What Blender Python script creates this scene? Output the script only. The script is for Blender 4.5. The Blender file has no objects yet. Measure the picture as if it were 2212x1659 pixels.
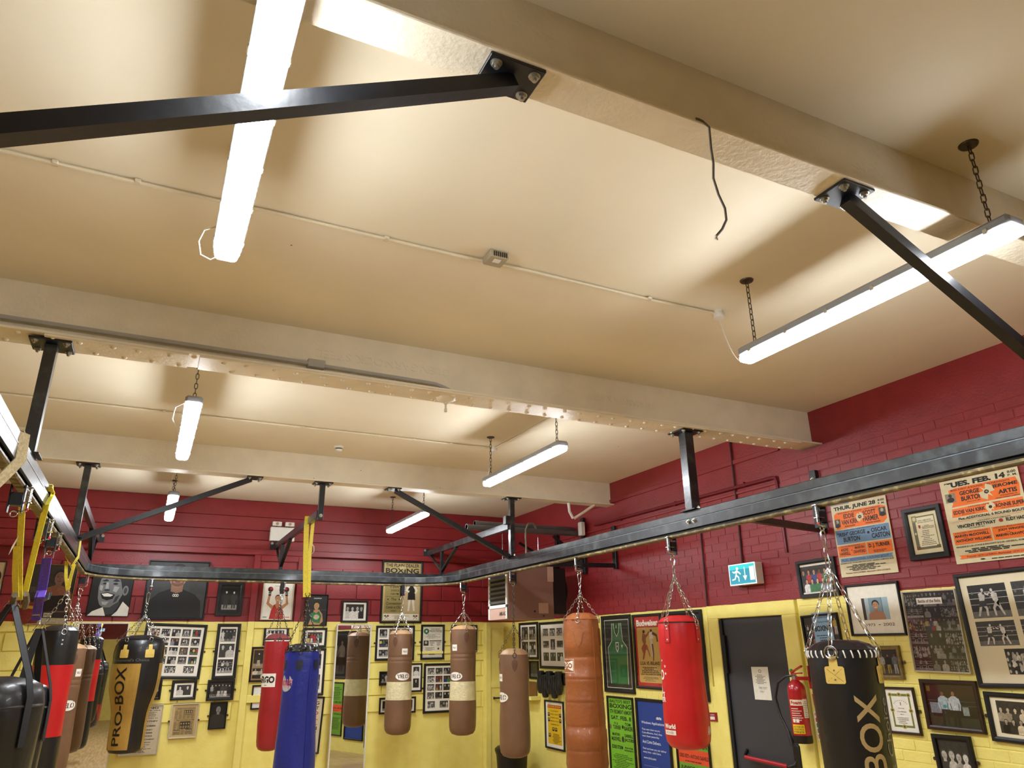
import bpy, bmesh, math, random
from mathutils import Vector, Matrix

# ------------------------------------------------------------------ camera, world, exposure
FPX, PITCH, YAW, ROLL = 1555.408, 0.34998, 0.456136, -0.013858
IW, IH, HC = 2212.0, 1659.0, 1.82
sc = bpy.context.scene
col = sc.collection

def cam_axes():
    cy, sy, cp, sp = math.cos(YAW), math.sin(YAW), math.cos(PITCH), math.sin(PITCH)
    f = Vector((sy*cp, cy*cp, sp)); r = Vector((cy, -sy, 0)); u = r.cross(f)
    c, s = math.cos(ROLL), math.sin(ROLL)
    return c*r + s*u, -s*r + c*u, f
CR, CU, CF = cam_axes()
CAM = Vector((0, 0, HC))
cd = bpy.data.cameras.new('camera'); cam = bpy.data.objects.new('camera', cd); col.objects.link(cam)
cd.sensor_fit = 'HORIZONTAL'; cd.sensor_width = 36; cd.lens = 36*FPX/IW; cd.clip_start = .02
m = Matrix((CR, CU, -CF)).transposed().to_4x4(); m.translation = CAM
cam.matrix_world = m
sc.camera = cam
w = bpy.data.worlds.new('world'); sc.world = w; w.use_nodes = True
w.node_tree.nodes['Background'].inputs[0].default_value = (.9, .95, 1, 1)
w.node_tree.nodes['Background'].inputs[1].default_value = .03
vs = sc.view_settings
vs.view_transform = 'Standard'; vs.look = 'None'; vs.exposure = 2.8; vs.gamma = 1; vs.use_curve_mapping = False
LAMP = 16.0                     # radiance of the lamp diffusers

# ------------------------------------------------------------------ room measures (metres)
ZC, XW, XT, YB = 3.82, 5.246, 5.17, 10.745     # ceiling, right wall, its thicker near part, back wall
XL, YF = -4.2, -4.0                            # left wall, wall behind the camera
ZY = 2.185                                     # top of the yellow paint
RX, LX, BY = 3.82, -.69, 10.1                  # bag rail: right, left, back run
ZT, ZM, ZB, ZK = 2.82, 2.755, 2.684, 2.66      # rail top, joint, track underside, trolley datum

# ------------------------------------------------------------------ pixel -> place
def ray(x, y): return CR*((x-IW/2)/FPX) - CU*((y-IH/2)/FPX) + CF
def onX(x, y, X): d = ray(x, y); return CAM + d*(X/d.x)
def onY(x, y, Y): d = ray(x, y); return CAM + d*(Y/d.y)
def onZ(x, y, Z): d = ray(x, y); return CAM + d*((Z-HC)/d.z)
def vp(d):
    d = Vector(d); return (IW/2+FPX*d.dot(CR)/d.dot(CF), IH/2-FPX*d.dot(CU)/d.dot(CF))
VPX, VPY, VPZ = vp((1, 0, 0)), vp((0, 1, 0)), vp((0, 0, 1))

# ------------------------------------------------------------------ colour / materials
def S(h):
    if not isinstance(h, str): return tuple(h)
    h = h.lstrip('#'); o = []
    for i in (0, 2, 4):
        c = int(h[i:i+2], 16)/255
        o.append(c/12.92 if c <= .04045 else ((c+.055)/1.055)**2.4)
    return tuple(o)
MATS = {}
def mat(name, c, rough=.5, metal=0, var=.1, scale=6, bump=0, bscale=40, coat=0, c2=None, lo=.45, hi=.6, spec=.5, detail=4, specks=0):
    """principled paint / leather / metal: world-position noise for tone, wear (c2) and relief"""
    if name in MATS: return MATS[name]
    c = S(c); M = bpy.data.materials.new(name); M.use_nodes = True; nt = M.node_tree; N = nt.nodes; L = nt.links
    b = N['Principled BSDF']; b.inputs['Roughness'].default_value = rough; b.inputs['Metallic'].default_value = metal
    b.inputs['Coat Weight'].default_value = coat; b.inputs['Coat Roughness'].default_value = .08
    b.inputs['Specular IOR Level'].default_value = spec
    g = N.new('ShaderNodeNewGeometry')
    n = N.new('ShaderNodeTexNoise'); n.inputs['Scale'].default_value = scale; n.inputs['Detail'].default_value = detail
    L.new(g.outputs['Position'], n.inputs['Vector'])
    r = N.new('ShaderNodeValToRGB'); r.color_ramp.elements[0].position = lo-.15 if c2 is None else lo
    r.color_ramp.elements[1].position = hi+.1 if c2 is None else hi
    if c2 is None:
        a = tuple(max(0, x*(1-var)) for x in c)+(1,); z = tuple(min(1, x*(1+var)) for x in c)+(1,)
    else: a = c+(1,); z = S(c2)+(1,)
    r.color_ramp.elements[0].color = a; r.color_ramp.elements[1].color = z
    L.new(n.outputs['Fac'], r.inputs['Fac']); L.new(r.outputs['Color'], b.inputs['Base Color'])
    if specks:                                   # fly spots and chips in old paint
        vo = N.new('ShaderNodeTexVoronoi'); vo.inputs['Scale'].default_value = specks; L.new(g.outputs['Position'], vo.inputs['Vector'])
        lt = N.new('ShaderNodeMath'); lt.operation = 'LESS_THAN'; lt.inputs[1].default_value = .016; L.new(vo.outputs['Distance'], lt.inputs[0])
        mx = N.new('ShaderNodeMix'); mx.data_type = 'RGBA'; L.new(lt.outputs[0], mx.inputs[0]); L.new(r.outputs['Color'], mx.inputs[6]); mx.inputs[7].default_value = (.09, .06, .04, 1)
        L.new(mx.outputs[2], b.inputs['Base Color'])
    if bump:
        n2 = N.new('ShaderNodeTexNoise'); n2.inputs['Scale'].default_value = bscale; n2.inputs['Detail'].default_value = 5
        L.new(g.outputs['Position'], n2.inputs['Vector'])
        bp = N.new('ShaderNodeBump'); bp.inputs['Strength'].default_value = bump; bp.inputs['Distance'].default_value = .01
        L.new(n2.outputs['Fac'], bp.inputs['Height']); L.new(bp.outputs['Normal'], b.inputs['Normal'])
    MATS[name] = M; return M

def paint_wall():
    M = bpy.data.materials.new('wall_paint_two_tone'); M.use_nodes = True; nt = M.node_tree; N = nt.nodes; L = nt.links
    b = N['Principled BSDF']; b.inputs['Roughness'].default_value = .42
    g = N.new('ShaderNodeNewGeometry'); sp = N.new('ShaderNodeSeparateXYZ'); L.new(g.outputs['Position'], sp.inputs[0])
    n = N.new('ShaderNodeTexNoise'); n.inputs['Scale'].default_value = 7; n.inputs['Detail'].default_value = 6; L.new(g.outputs['Position'], n.inputs['Vector'])
    a = N.new('ShaderNodeMath'); a.operation = 'MULTIPLY_ADD'; a.inputs[1].default_value = .014; L.new(n.outputs['Fac'], a.inputs[0]); L.new(sp.outputs['Z'], a.inputs[2])
    gt = N.new('ShaderNodeMath'); gt.operation = 'GREATER_THAN'; gt.inputs[1].default_value = ZY+.007; L.new(a.outputs[0], gt.inputs[0])
    def ramp(c0, c1):
        r = N.new('ShaderNodeValToRGB'); r.color_ramp.elements[0].position = .3; r.color_ramp.elements[1].position = .7
        r.color_ramp.elements[0].color = S(c0)+(1,); r.color_ramp.elements[1].color = S(c1)+(1,); L.new(n.outputs['Fac'], r.inputs[0]); return r
    y, rd = ramp('EFE07A', 'F6EA88'), ramp('801E22', '8B2427')
    mx = N.new('ShaderNodeMix'); mx.data_type = 'RGBA'; L.new(gt.outputs[0], mx.inputs[0]); L.new(y.outputs[0], mx.inputs[6]); L.new(rd.outputs[0], mx.inputs[7])
    L.new(mx.outputs[2], b.inputs['Base Color'])
    n2 = N.new('ShaderNodeTexNoise'); n2.inputs['Scale'].default_value = 55; n2.inputs['Detail'].default_value = 6; L.new(g.outputs['Position'], n2.inputs['Vector'])
    bp = N.new('ShaderNodeBump'); bp.inputs['Strength'].default_value = .35; bp.inputs['Distance'].default_value = .006
    L.new(n2.outputs['Fac'], bp.inputs['Height']); L.new(bp.outputs['Normal'], b.inputs['Normal'])
    return M
WALL = paint_wall()

def attr_mat(name, rough, noise, scale, coat=0, spec=.5):
    """flat print: colour comes from the mesh, grain from noise"""
    M = bpy.data.materials.new(name); M.use_nodes = True; nt = M.node_tree; N = nt.nodes; L = nt.links
    b = N['Principled BSDF']; b.inputs['Roughness'].default_value = rough; b.inputs['Coat Weight'].default_value = coat
    b.inputs['Coat Roughness'].default_value = .1; b.inputs['Specular IOR Level'].default_value = spec
    at = N.new('ShaderNodeAttribute'); at.attribute_name = 'Col'
    g = N.new('ShaderNodeNewGeometry')
    n = N.new('ShaderNodeTexNoise'); n.inputs['Scale'].default_value = scale; n.inputs['Detail'].default_value = 5; L.new(g.outputs['Position'], n.inputs['Vector'])
    mr = N.new('ShaderNodeMapRange'); mr.inputs[1].default_value = .3; mr.inputs[2].default_value = .7
    mr.inputs[3].default_value = 1-noise; mr.inputs[4].default_value = 1+noise*.6; L.new(n.outputs['Fac'], mr.inputs[0])
    mx = N.new('ShaderNodeMix'); mx.data_type = 'RGBA'; mx.blend_type = 'MULTIPLY'; mx.inputs[0].default_value = 1
    L.new(at.outputs['Color'], mx.inputs[6]); L.new(mr.outputs[0], mx.inputs[7]); L.new(mx.outputs[2], b.inputs['Base Color'])
    return M
PRINT = attr_mat('printed_paper', .55, .06, 25)
PHOTO = attr_mat('photographic_print', .35, .32, 60, coat=.2)
INK = attr_mat('printed_logo', .45, .08, 40)

def emit(name, c, s):
    M = bpy.data.materials.new(name); M.use_nodes = True; N = M.node_tree.nodes
    b = N['Principled BSDF']; b.inputs['Base Color'].default_value = S(c)+(1,)
    b.inputs['Emission Color'].default_value = S(c)+(1,); b.inputs['Emission Strength'].default_value = s; return M
TUBE = emit('lit_diffuser', 'F4F9FF', LAMP)
EXITGLOW = emit('lit_exit_panel', '39C6D8', .35)

def glass_mat():
    M = bpy.data.materials.new('picture_glass'); M.use_nodes = True; nt = M.node_tree; N = nt.nodes; L = nt.links
    N.remove(N['Principled BSDF']); t = N.new('ShaderNodeBsdfTransparent'); gl = N.new('ShaderNodeBsdfGlossy'); gl.inputs['Roughness'].default_value = .03
    mx = N.new('ShaderNodeMixShader'); mx.inputs[0].default_value = .07; L.new(t.outputs[0], mx.inputs[1]); L.new(gl.outputs[0], mx.inputs[2]); L.new(mx.outputs[0], N['Material Output'].inputs[0]); return M
GLASS = glass_mat()
def mirror_mat():
    M = bpy.data.materials.new('mirror_silver'); M.use_nodes = True; b = M.node_tree.nodes['Principled BSDF']
    b.inputs['Base Color'].default_value = (.82, .84, .82, 1); b.inputs['Metallic'].default_value = 1; b.inputs['Roughness'].default_value = .01; return M
MIRROR = mirror_mat()
def wood_mat():
    M = bpy.data.materials.new('varnished_floor_wood'); M.use_nodes = True; nt = M.node_tree; N = nt.nodes; L = nt.links
    b = N['Principled BSDF']; b.inputs['Roughness'].default_value = .28
    g = N.new('ShaderNodeNewGeometry'); mp = N.new('ShaderNodeMapping'); mp.inputs['Scale'].default_value = (9, .8, 1); L.new(g.outputs['Position'], mp.inputs[0])
    n = N.new('ShaderNodeTexNoise'); n.inputs['Scale'].default_value = 3; n.inputs['Detail'].default_value = 8; L.new(mp.outputs[0], n.inputs['Vector'])
    r = N.new('ShaderNodeValToRGB'); r.color_ramp.elements[0].position = .35; r.color_ramp.elements[1].position = .7
    r.color_ramp.elements[0].color = S('B08A58')+(1,); r.color_ramp.elements[1].color = S('DCC196')+(1,)
    L.new(n.outputs['Fac'], r.inputs[0]); L.new(r.outputs[0], b.inputs['Base Color']); return M

CEIL = mat('ceiling_emulsion', 'E7DDC4', .75, var=.045, scale=1.2, bump=.08, bscale=18, specks=2.2)
BEAM = mat('beam_gloss_cream', 'E6DCC4', .5, var=.06, scale=5, bump=.35, bscale=45, specks=3.4)
STEEL = mat('black_painted_steel', '191B1D', .33, var=.3, scale=11, c2='3D4242', lo=.46, hi=.74, bump=.12, bscale=30, coat=.3)
STEELD = mat('black_painted_brace', '0C0F14', .4, var=.3, scale=9, c2='161B22', lo=.5, hi=.8, bump=.1, bscale=30)
TRACK = mat('worn_rail_lip', '5A4B2A', .5, scale=16, c2='A39360', lo=.5, hi=.72, bump=.3, bscale=60)
CHROME = mat('plated_steel', 'C9CBCC', .22, 1, var=.12, scale=60)
DKCHAIN = mat('dark_chain_steel', '5A534A', .35, .9, var=.2, scale=60)
ZINC = mat('zinc_nut', 'A8A496', .38, .8, var=.15, scale=60)
BLACKP = mat('black_frame', '0B0B0C', .45, var=.2, scale=20)
WOODF = mat('dark_wood_frame', '2C1A0E', .4, var=.3, scale=30)
GILT = mat('gilt_frame', '7D6A3C', .4, .3, var=.25, scale=40)
SILVER = mat('pale_frame', 'CFC8B4', .4, .1, var=.06, scale=20)
MOUNT = mat('mount_board', 'EDE9DC', .8, var=.02, scale=8)
MOUNTC = mat('cream_mount_board', 'E6DCBC', .8, var=.05, scale=3)
PVCW = mat('white_plastic', 'E4E2DA', .4, var=.04, scale=10)
PVCG = mat('grey_plastic', '8C8F92', .45, var=.06, scale=10)
REDP = mat('red_knob', 'C43A34', .4, var=.05)
# ------------------------------------------------------------------ mesh helpers
def root_loc(o):
    while o.parent: o = o.parent
    return o.location.copy()
class MB:
    def __init__(s): s.v = []; s.f = []; s.mi = []
    def add(s, vs, fs, mi=0):
        o = len(s.v); s.v += [tuple(q) for q in vs]; s.f += [tuple(i+o for i in f) for f in fs]; s.mi += [mi]*len(fs); return s
    def box(s, x0, x1, y0, y1, z0, z1, mi=0):
        x0, x1 = sorted((x0, x1)); y0, y1 = sorted((y0, y1)); z0, z1 = sorted((z0, z1))
        return s.add([(x, y, z) for z in (z0, z1) for y in (y0, y1) for x in (x0, x1)],
                     [(0, 2, 3, 1), (4, 5, 7, 6), (0, 1, 5, 4), (2, 6, 7, 3), (0, 4, 6, 2), (1, 3, 7, 5)], mi)
    def cbox(s, x0, x1, y0, y1, z0, z1, c=.003):
        """box with chamfered edges"""
        x0, x1 = sorted((x0, x1)); y0, y1 = sorted((y0, y1)); z0, z1 = sorted((z0, z1))
        bm = bmesh.new(); bmesh.ops.create_cube(bm, size=1)
        for q in bm.verts: q.co = ((x0+x1)/2+q.co.x*(x1-x0), (y0+y1)/2+q.co.y*(y1-y0), (z0+z1)/2+q.co.z*(z1-z0))
        bmesh.ops.bevel(bm, geom=bm.edges[:], offset=c, segments=1, affect='EDGES')
        return s.bm(bm)
    def bm(s, bm):
        bm.verts.index_update(); s.add([q.co.copy() for q in bm.verts], [[q.index for q in f.verts] for f in bm.faces]); bm.free(); return s
    def bar(s, p, q, wd, hg, up=(0, 0, 1)):
        p, q = Vector(p), Vector(q); d = (q-p).normalized(); u = Vector(up)
        if abs(d.dot(u)) > .99: u = Vector((0, 1, 0))
        a = d.cross(u).normalized(); b = a.cross(d).normalized()
        vs = [c+a*i*wd/2+b*j*hg/2 for c in (p, q) for i, j in ((-1, -1), (1, -1), (1, 1), (-1, 1))]
        return s.add(vs, [(0, 1, 2, 3), (7, 6, 5, 4), (0, 4, 5, 1), (1, 5, 6, 2), (2, 6, 7, 3), (3, 7, 4, 0)])
    def cyl(s, p, q, r0, r1=None, n=12, cap=True):
        r1 = r0 if r1 is None else r1
        p, q = Vector(p), Vector(q); d = (q-p).normalized(); u = Vector((0, 0, 1)) if abs(d.z) < .9 else Vector((1, 0, 0))
        a = d.cross(u).normalized(); b = d.cross(a)
        vs = [c+(a*math.cos(t)+b*math.sin(t))*r for c, r in ((p, r0), (q, r1)) for t in [2*math.pi*i/n for i in range(n)]]
        fs = [(i, (i+1) % n, n+(i+1) % n, n+i) for i in range(n)]
        if cap: fs += [tuple(range(n))[::-1], tuple(range(n, 2*n))]
        return s.add(vs, fs)
    def tube(s, pts, r, n=6, closed=False):
        pts = [Vector(q) for q in pts]; N = len(pts); rings = []; prev = None
        for i in range(N):
            if closed: d = pts[(i+1) % N]-pts[i-1]
            else: d = pts[min(i+1, N-1)]-pts[max(i-1, 0)]
            d.normalize()
            u = prev if prev is not None else (Vector((0, 0, 1)) if abs(d.z) < .9 else Vector((1, 0, 0)))
            a = d.cross(u)
            if a.length < 1e-5: a = d.cross(Vector((1, .3, 0)))
            a.normalize(); b = d.cross(a); prev = a.cross(d)
            rings.append([pts[i]+(a*math.cos(2*math.pi*k/n)+b*math.sin(2*math.pi*k/n))*r for k in range(n)])
        vs = [q for R in rings for q in R]; fs = []
        for i in range(N if closed else N-1):
            j = (i+1) % N
            fs += [(i*n+k, i*n+(k+1) % n, j*n+(k+1) % n, j*n+k) for k in range(n)]
        if not closed: fs += [tuple(range(n))[::-1], tuple(range((N-1)*n, N*n))]
        return s.add(vs, fs)
    def lathe(s, prof, c=(0, 0), n=28, fn=None):
        """prof: (r,z); fn(theta,r,z)->r adds folds"""
        vs = []; fs = []; R = len(prof)
        for r, z in prof:
            for k in range(n):
                t = 2*math.pi*k/n; rr = fn(t, r, z) if fn else r
                vs.append((c[0]+rr*math.cos(t), c[1]+rr*math.sin(t), z))
        for i in range(R-1): fs += [(i*n+k, i*n+(k+1) % n, (i+1)*n+(k+1) % n, (i+1)*n+k) for k in range(n)]
        if prof[0][0] > 1e-4: fs.append(tuple(range(n))[::-1])
        if prof[-1][0] > 1e-4: fs.append(tuple(range((R-1)*n, R*n)))
        return s.add(vs, fs)
    def sweep(s, prof, path, closed=False):
        """prof (side, z) closed outline, path horizontal polyline of 3-D points, mitred"""
        path = [Vector(q) for q in path]; N = len(path); n = len(prof); vs = []
        for i in range(N):
            d0 = (path[i]-path[i-1]) if (i > 0 or closed) else None
            d1 = (path[(i+1) % N]-path[i]) if (i < N-1 or closed) else None
            d0 = d0 or d1; d1 = d1 or d0
            d0, d1 = d0.normalized(), d1.normalized(); t = (d0+d1).normalized(); k = 1/max(.3, t.dot(d0))
            sd = Vector((t.y, -t.x, 0))
            vs += [path[i]+sd*(a*k)+Vector((0, 0, b)) for a, b in prof]
        fs = []
        for i in range(N if closed else N-1):
            j = (i+1) % N
            fs += [(i*n+k, j*n+k, j*n+(k+1) % n, i*n+(k+1) % n) for k in range(n)]
        if not closed: fs += [tuple(range(n)), tuple(range((N-1)*n, N*n))[::-1]]
        return s.add(vs, fs)
    def ball(s, c, r, n=8, sz=1):
        prof = [(r*math.sin(math.pi*i/(n//2+1)) if 0 < i < n//2+1 else 0, c[2]-r*sz*math.cos(math.pi*i/(n//2+1))) for i in range(n//2+2)]
        return s.lathe(prof, (c[0], c[1]), n)
    def mesh(s, name, m=None, smooth=True, off=(0, 0, 0), ang=38):
        me = bpy.data.meshes.new(name); off = Vector(off)
        me.from_pydata([Vector(q)-off for q in s.v], [], s.f)
        bm = bmesh.new(); bm.from_mesh(me); bmesh.ops.remove_doubles(bm, verts=bm.verts, dist=1e-6); bmesh.ops.recalc_face_normals(bm, faces=bm.faces); bm.to_mesh(me); bm.free()
        if smooth:
            me.polygons.foreach_set('use_smooth', [True]*len(me.polygons)); me.set_sharp_from_angle(angle=math.radians(ang))
        for q in (m if isinstance(m, (list, tuple)) else [m]):
            if q: me.materials.append(q)
        return me
    def build(s, name, m, parent=None, smooth=True, local=False, ang=38):
        off = Vector() if (parent is None or local) else root_loc(parent)
        return link(name, s.mesh(name, m, smooth, off, ang), parent)
def link(name, me, parent=None, loc=None):
    o = bpy.data.objects.new(name, me); col.objects.link(o); o.parent = parent
    if loc is not None: o.location = loc
    return o
def put(name, me, parent, pos, rot=None):
    """an alike piece that shares its mesh, at a world position"""
    o = link(name, me, parent, Vector(pos)-root_loc(parent))
    if rot: o.rotation_euler = rot
    return o
def tag(o, label=None, cat=None, group=None, kind=None):
    if label: o['label'] = label
    if cat: o['category'] = cat
    if group: o['group'] = group
    if kind: o['kind'] = kind
    return o
def thing(name, loc, label, cat, group=None, rot=None, kind=None):
    o = link(name, None, None, loc); o.empty_display_size = .05
    if rot is not None: o.rotation_euler = rot
    return tag(o, label, cat, group, kind)
def struct(o): o['kind'] = 'structure'; return o

# chains -----------------------------------------------------------------------
def stadium(L, W, n=3):
    pts = []
    for sgn in (1, -1):
        for i in range(n+1):
            t = math.pi*i/n
            pts.append((sgn*W*math.cos(t), sgn*(L+W*math.sin(t))))
    return pts
def chain(mb, p, q, pitch=.03, wd=.009, r=.0028):
    p, q = Vector(p), Vector(q); D = (q-p).length; n = max(2, round(D/pitch)); d = (q-p)/D; st = D/n
    u = Vector((0, 0, 1)) if abs(d.z) < .9 else Vector((1, 0, 0)); a = d.cross(u).normalized(); b = d.cross(a)
    sh = stadium(st*.62-wd, wd)
    for i in range(n):
        c = p+d*st*(i+.5); e = a if i % 2 else b
        mb.tube([c+e*x+d*y for x, y in sh], r, 5, True)
    return mb
def ringpts(c, r, nrm, n=12, sq=1):
    nrm = Vector(nrm).normalized(); u = Vector((0, 0, 1)) if abs(nrm.z) < .9 else Vector((1, 0, 0)); a = nrm.cross(u).normalized(); b = nrm.cross(a)
    return [Vector(c)+a*r*math.cos(2*math.pi*i/n)+b*r*sq*math.sin(2*math.pi*i/n) for i in range(n)]
def ribbon(mb, pts, wd, th, side):
    """flat strap along pts; side = width direction"""
    pts = [Vector(q) for q in pts]; side = Vector(side).normalized(); vs = []
    for i, q in enumerate(pts):
        d = (pts[min(i+1, len(pts)-1)]-pts[max(i-1, 0)]).normalized(); nn = d.cross(side).normalized()
        vs += [q+side*wd/2*a+nn*th/2*b for a, b in ((-1, -1), (1, -1), (1, 1), (-1, 1))]
    fs = [(i*4+k, i*4+(k+1) % 4, i*4+4+(k+1) % 4, i*4+4+k) for i in range(len(pts)-1) for k in range(4)]
    fs += [(0, 1, 2, 3), tuple(len(vs)-4+k for k in (3, 2, 1, 0))]
    return mb.add(vs, fs)

# flat print -------------------------------------------------------------------
_TX = {}
def text_tris(t, bold=.0):
    k = (t, bold)
    if k not in _TX:
        c = bpy.data.curves.new('t', 'FONT'); c.body = t; c.resolution_u = 4; c.offset = bold
        o = bpy.data.objects.new('t', c); me = o.to_mesh()
        vs = [(q.co.x, q.co.y) for q in me.vertices]; fs = [tuple(f.vertices) for f in me.polygons]
        o.to_mesh_clear(); bpy.data.objects.remove(o); bpy.data.curves.remove(c)
        x0, x1 = min(a for a, b in vs), max(a for a, b in vs); y0, y1 = min(b for a, b in vs), max(b for a, b in vs)
        _TX[k] = ([((a-x0)/(x1-x0), (b-y0)/(y1-y0)) for a, b in vs], fs, (x1-x0)/(y1-y0))
    return _TX[k]
class Paint:
    STEP = 1e-4
    def __init__(s, w, h, clip=True): s.w, s.h, s.v, s.f, s.c, s.L, s.clip = w, h, [], [], [], 0, clip
    def raw(s, pts, faces, c, up=True):
        if up: s.L += 1
        o = len(s.v)
        for x, y in pts:
            if s.clip: x, y = min(max(x, 0), s.w), min(max(y, 0), s.h)
            s.v.append((x, y, s.L*s.STEP))
        s.f += [tuple(i+o for i in f) for f in faces]; s.c += [S(c)]*len(faces); return s
    def poly(s, pts, c, up=True): return s.raw(pts, [tuple(range(len(pts)))], c, up)
    def rect(s, a, b, c, d, k, up=True): return s.poly([(a, b), (c, b), (c, d), (a, d)], k, up)
    def bg(s, c): return s.rect(0, 0, s.w, s.h, c)
    def ell(s, x, y, rx, ry, c, n=14, up=True): return s.poly([(x+rx*math.cos(2*math.pi*i/n), y+ry*math.sin(2*math.pi*i/n)) for i in range(n)], c, up)
    def limb(s, pts, w0, w1, c, up=True):
        n = len(pts); lf, rt = [], []
        for i, (x, y) in enumerate(pts):
            x0, y0 = pts[max(i-1, 0)]; x1, y1 = pts[min(i+1, n-1)]; l = math.hypot(x1-x0, y1-y0) or 1
            w = (w0+(w1-w0)*i/(n-1))/2; nx, ny = -(y1-y0)/l*w, (x1-x0)/l*w
            lf.append((x+nx, y+ny)); rt.append((x-nx, y-ny))
        return s.poly(lf+rt[::-1], c, up)
    def text(s, t, a, b, c, d, k, bold=.02, rot=False, keep=False):
        V, F, asp = text_tris(t, bold)
        if keep:
            wd = min(c-a, (d-b)*asp); m_ = (a+c)/2; a, c = m_-wd/2, m_+wd/2
        if rot: P = [(c-y*(c-a), b+x*(d-b)) for x, y in V]
        else: P = [(a+x*(c-a), b+y*(d-b)) for x, y in V]
        return s.raw(P, F, k)
    def lines(s, a, b, c, d, n, k, rng, th=.45, cen=True):
        s.L += 1; st = (d-b)/n
        for i in range(n):
            wd = (c-a)*rng.uniform(.55, 1); x = a+((c-a-wd)/2 if cen else 0); y = b+i*st
            while x < a+wd*.98:
                l = min((c-a)*rng.uniform(.05, .16), a+wd+((c-a-wd)/2 if cen else 0)-x)
                if l <= 0: break
                s.rect(x, y, x+l, y+st*th, k, False); x += l+(c-a)*.018
        return s
    def star(s, x, y, r, c, n=5, k=.4, rot=math.pi/2):
        return s.poly([(x+(r if i % 2 == 0 else r*k)*math.cos(rot+math.pi*i/n), y+(r if i % 2 == 0 else r*k)*math.sin(rot+math.pi*i/n)) for i in range(2*n)], c)
    def build(s, name, parent, m=None, xy=(0, 0), z=0, wrap=None, cut=None):
        bm = bmesh.new(); lay = bm.faces.layers.int.new('ci'); vs = [bm.verts.new(q) for q in s.v]
        for i, f in enumerate(s.f):
            try: fc = bm.faces.new([vs[j] for j in f])
            except ValueError: continue
            fc[lay] = i
        if cut:
            bmesh.ops.triangulate(bm, faces=bm.faces)
            x = -s.w
            while x < 2*s.w:
                g = bm.verts[:]+bm.edges[:]+bm.faces[:]
                bmesh.ops.bisect_plane(bm, geom=g, plane_co=(x, 0, 0), plane_no=(1, 0, 0)); x += cut
            y = -s.h
            while y < 2*s.h:
                g = bm.verts[:]+bm.edges[:]+bm.faces[:]
                bmesh.ops.bisect_plane(bm, geom=g, plane_co=(0, y, 0), plane_no=(0, 1, 0)); y += cut*1.5
        ci = [f[lay] for f in bm.faces]
        for f in bm.faces:
            if f.normal.z < 0: f.normal_flip()
        me = bpy.data.meshes.new(name); bm.to_mesh(me); bm.free()
        ca = me.color_attributes.new('Col', 'FLOAT_COLOR', 'CORNER'); buf = []
        for p, i in zip(me.polygons, ci): buf += (list(s.c[i])+[1.0])*p.loop_total
        ca.data.foreach_set('color', buf)
        if wrap:
            for q in me.vertices: q.co = wrap(q.co.x, q.co.y, q.co.z)
            me.update()
        else: me.transform(Matrix.Translation((xy[0], xy[1], z)))
        me.materials.append(m or PRINT)
        return link(name, me, parent)

# people and fights inside photographs ------------------------------------------
def tone(rng, a, b, tint=(1, 1, 1)): g = rng.uniform(a, b); return tuple(g*t for t in tint)
BW = (1, .97, .9)
def bust(P, x, y, h, skin, top, hair, w=None, face=True, arms=True):
    w = w or h*.62
    P.poly([(x-w*.5, y), (x-w*.52, y+h*.42), (x-w*.38, y+h*.56), (x-w*.12, y+h*.62), (x+w*.12, y+h*.62), (x+w*.38, y+h*.56), (x+w*.52, y+h*.42), (x+w*.5, y)], top)
    P.poly([(x-h*.06, y+h*.58), (x+h*.06, y+h*.58), (x+h*.06, y+h*.7), (x-h*.06, y+h*.7)], skin)
    P.ell(x, y+h*.83, h*.125, h*.165, hair); P.ell(x, y+h*.79, h*.105, h*.145, skin)
    if face:
        dk = tuple(c*.25 for c in S(skin)); P.L += 1
        for sx in (-1, 1): P.ell(x+sx*h*.04, y+h*.82, h*.018, h*.012, dk, 6, False)
        P.rect(x-h*.04, y+h*.715, x+h*.04, y+h*.73, dk, False); P.rect(x-h*.01, y+h*.755, x+h*.014, y+h*.79, tuple(c*.6 for c in S(skin)), False)
def full(P, x, y, h, skin, top, bot, hair, rng):
    d = rng.uniform(-.03, .03)*h
    P.limb([(x-h*.05, y+h*.5), (x-h*.07+d, y)], h*.11, h*.08, bot); P.limb([(x+h*.05, y+h*.5), (x+h*.07+d, y)], h*.11, h*.08, bot, False)
    P.poly([(x-h*.1, y+h*.45), (x-h*.14, y+h*.78), (x-h*.06, y+h*.84), (x+h*.06, y+h*.84), (x+h*.14, y+h*.78), (x+h*.1, y+h*.45)], top)
    P.limb([(x-h*.13, y+h*.78), (x-h*.17, y+h*.6), (x-h*.14, y+h*.45)], h*.06, h*.045, top); P.limb([(x+h*.13, y+h*.78), (x+h*.17, y+h*.6), (x+h*.14, y+h*.45)], h*.06, h*.045, top, False)
    P.ell(x, y+h*.925, h*.062, h*.075, hair); P.ell(x, y+h*.905, h*.052, h*.065, skin)
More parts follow.
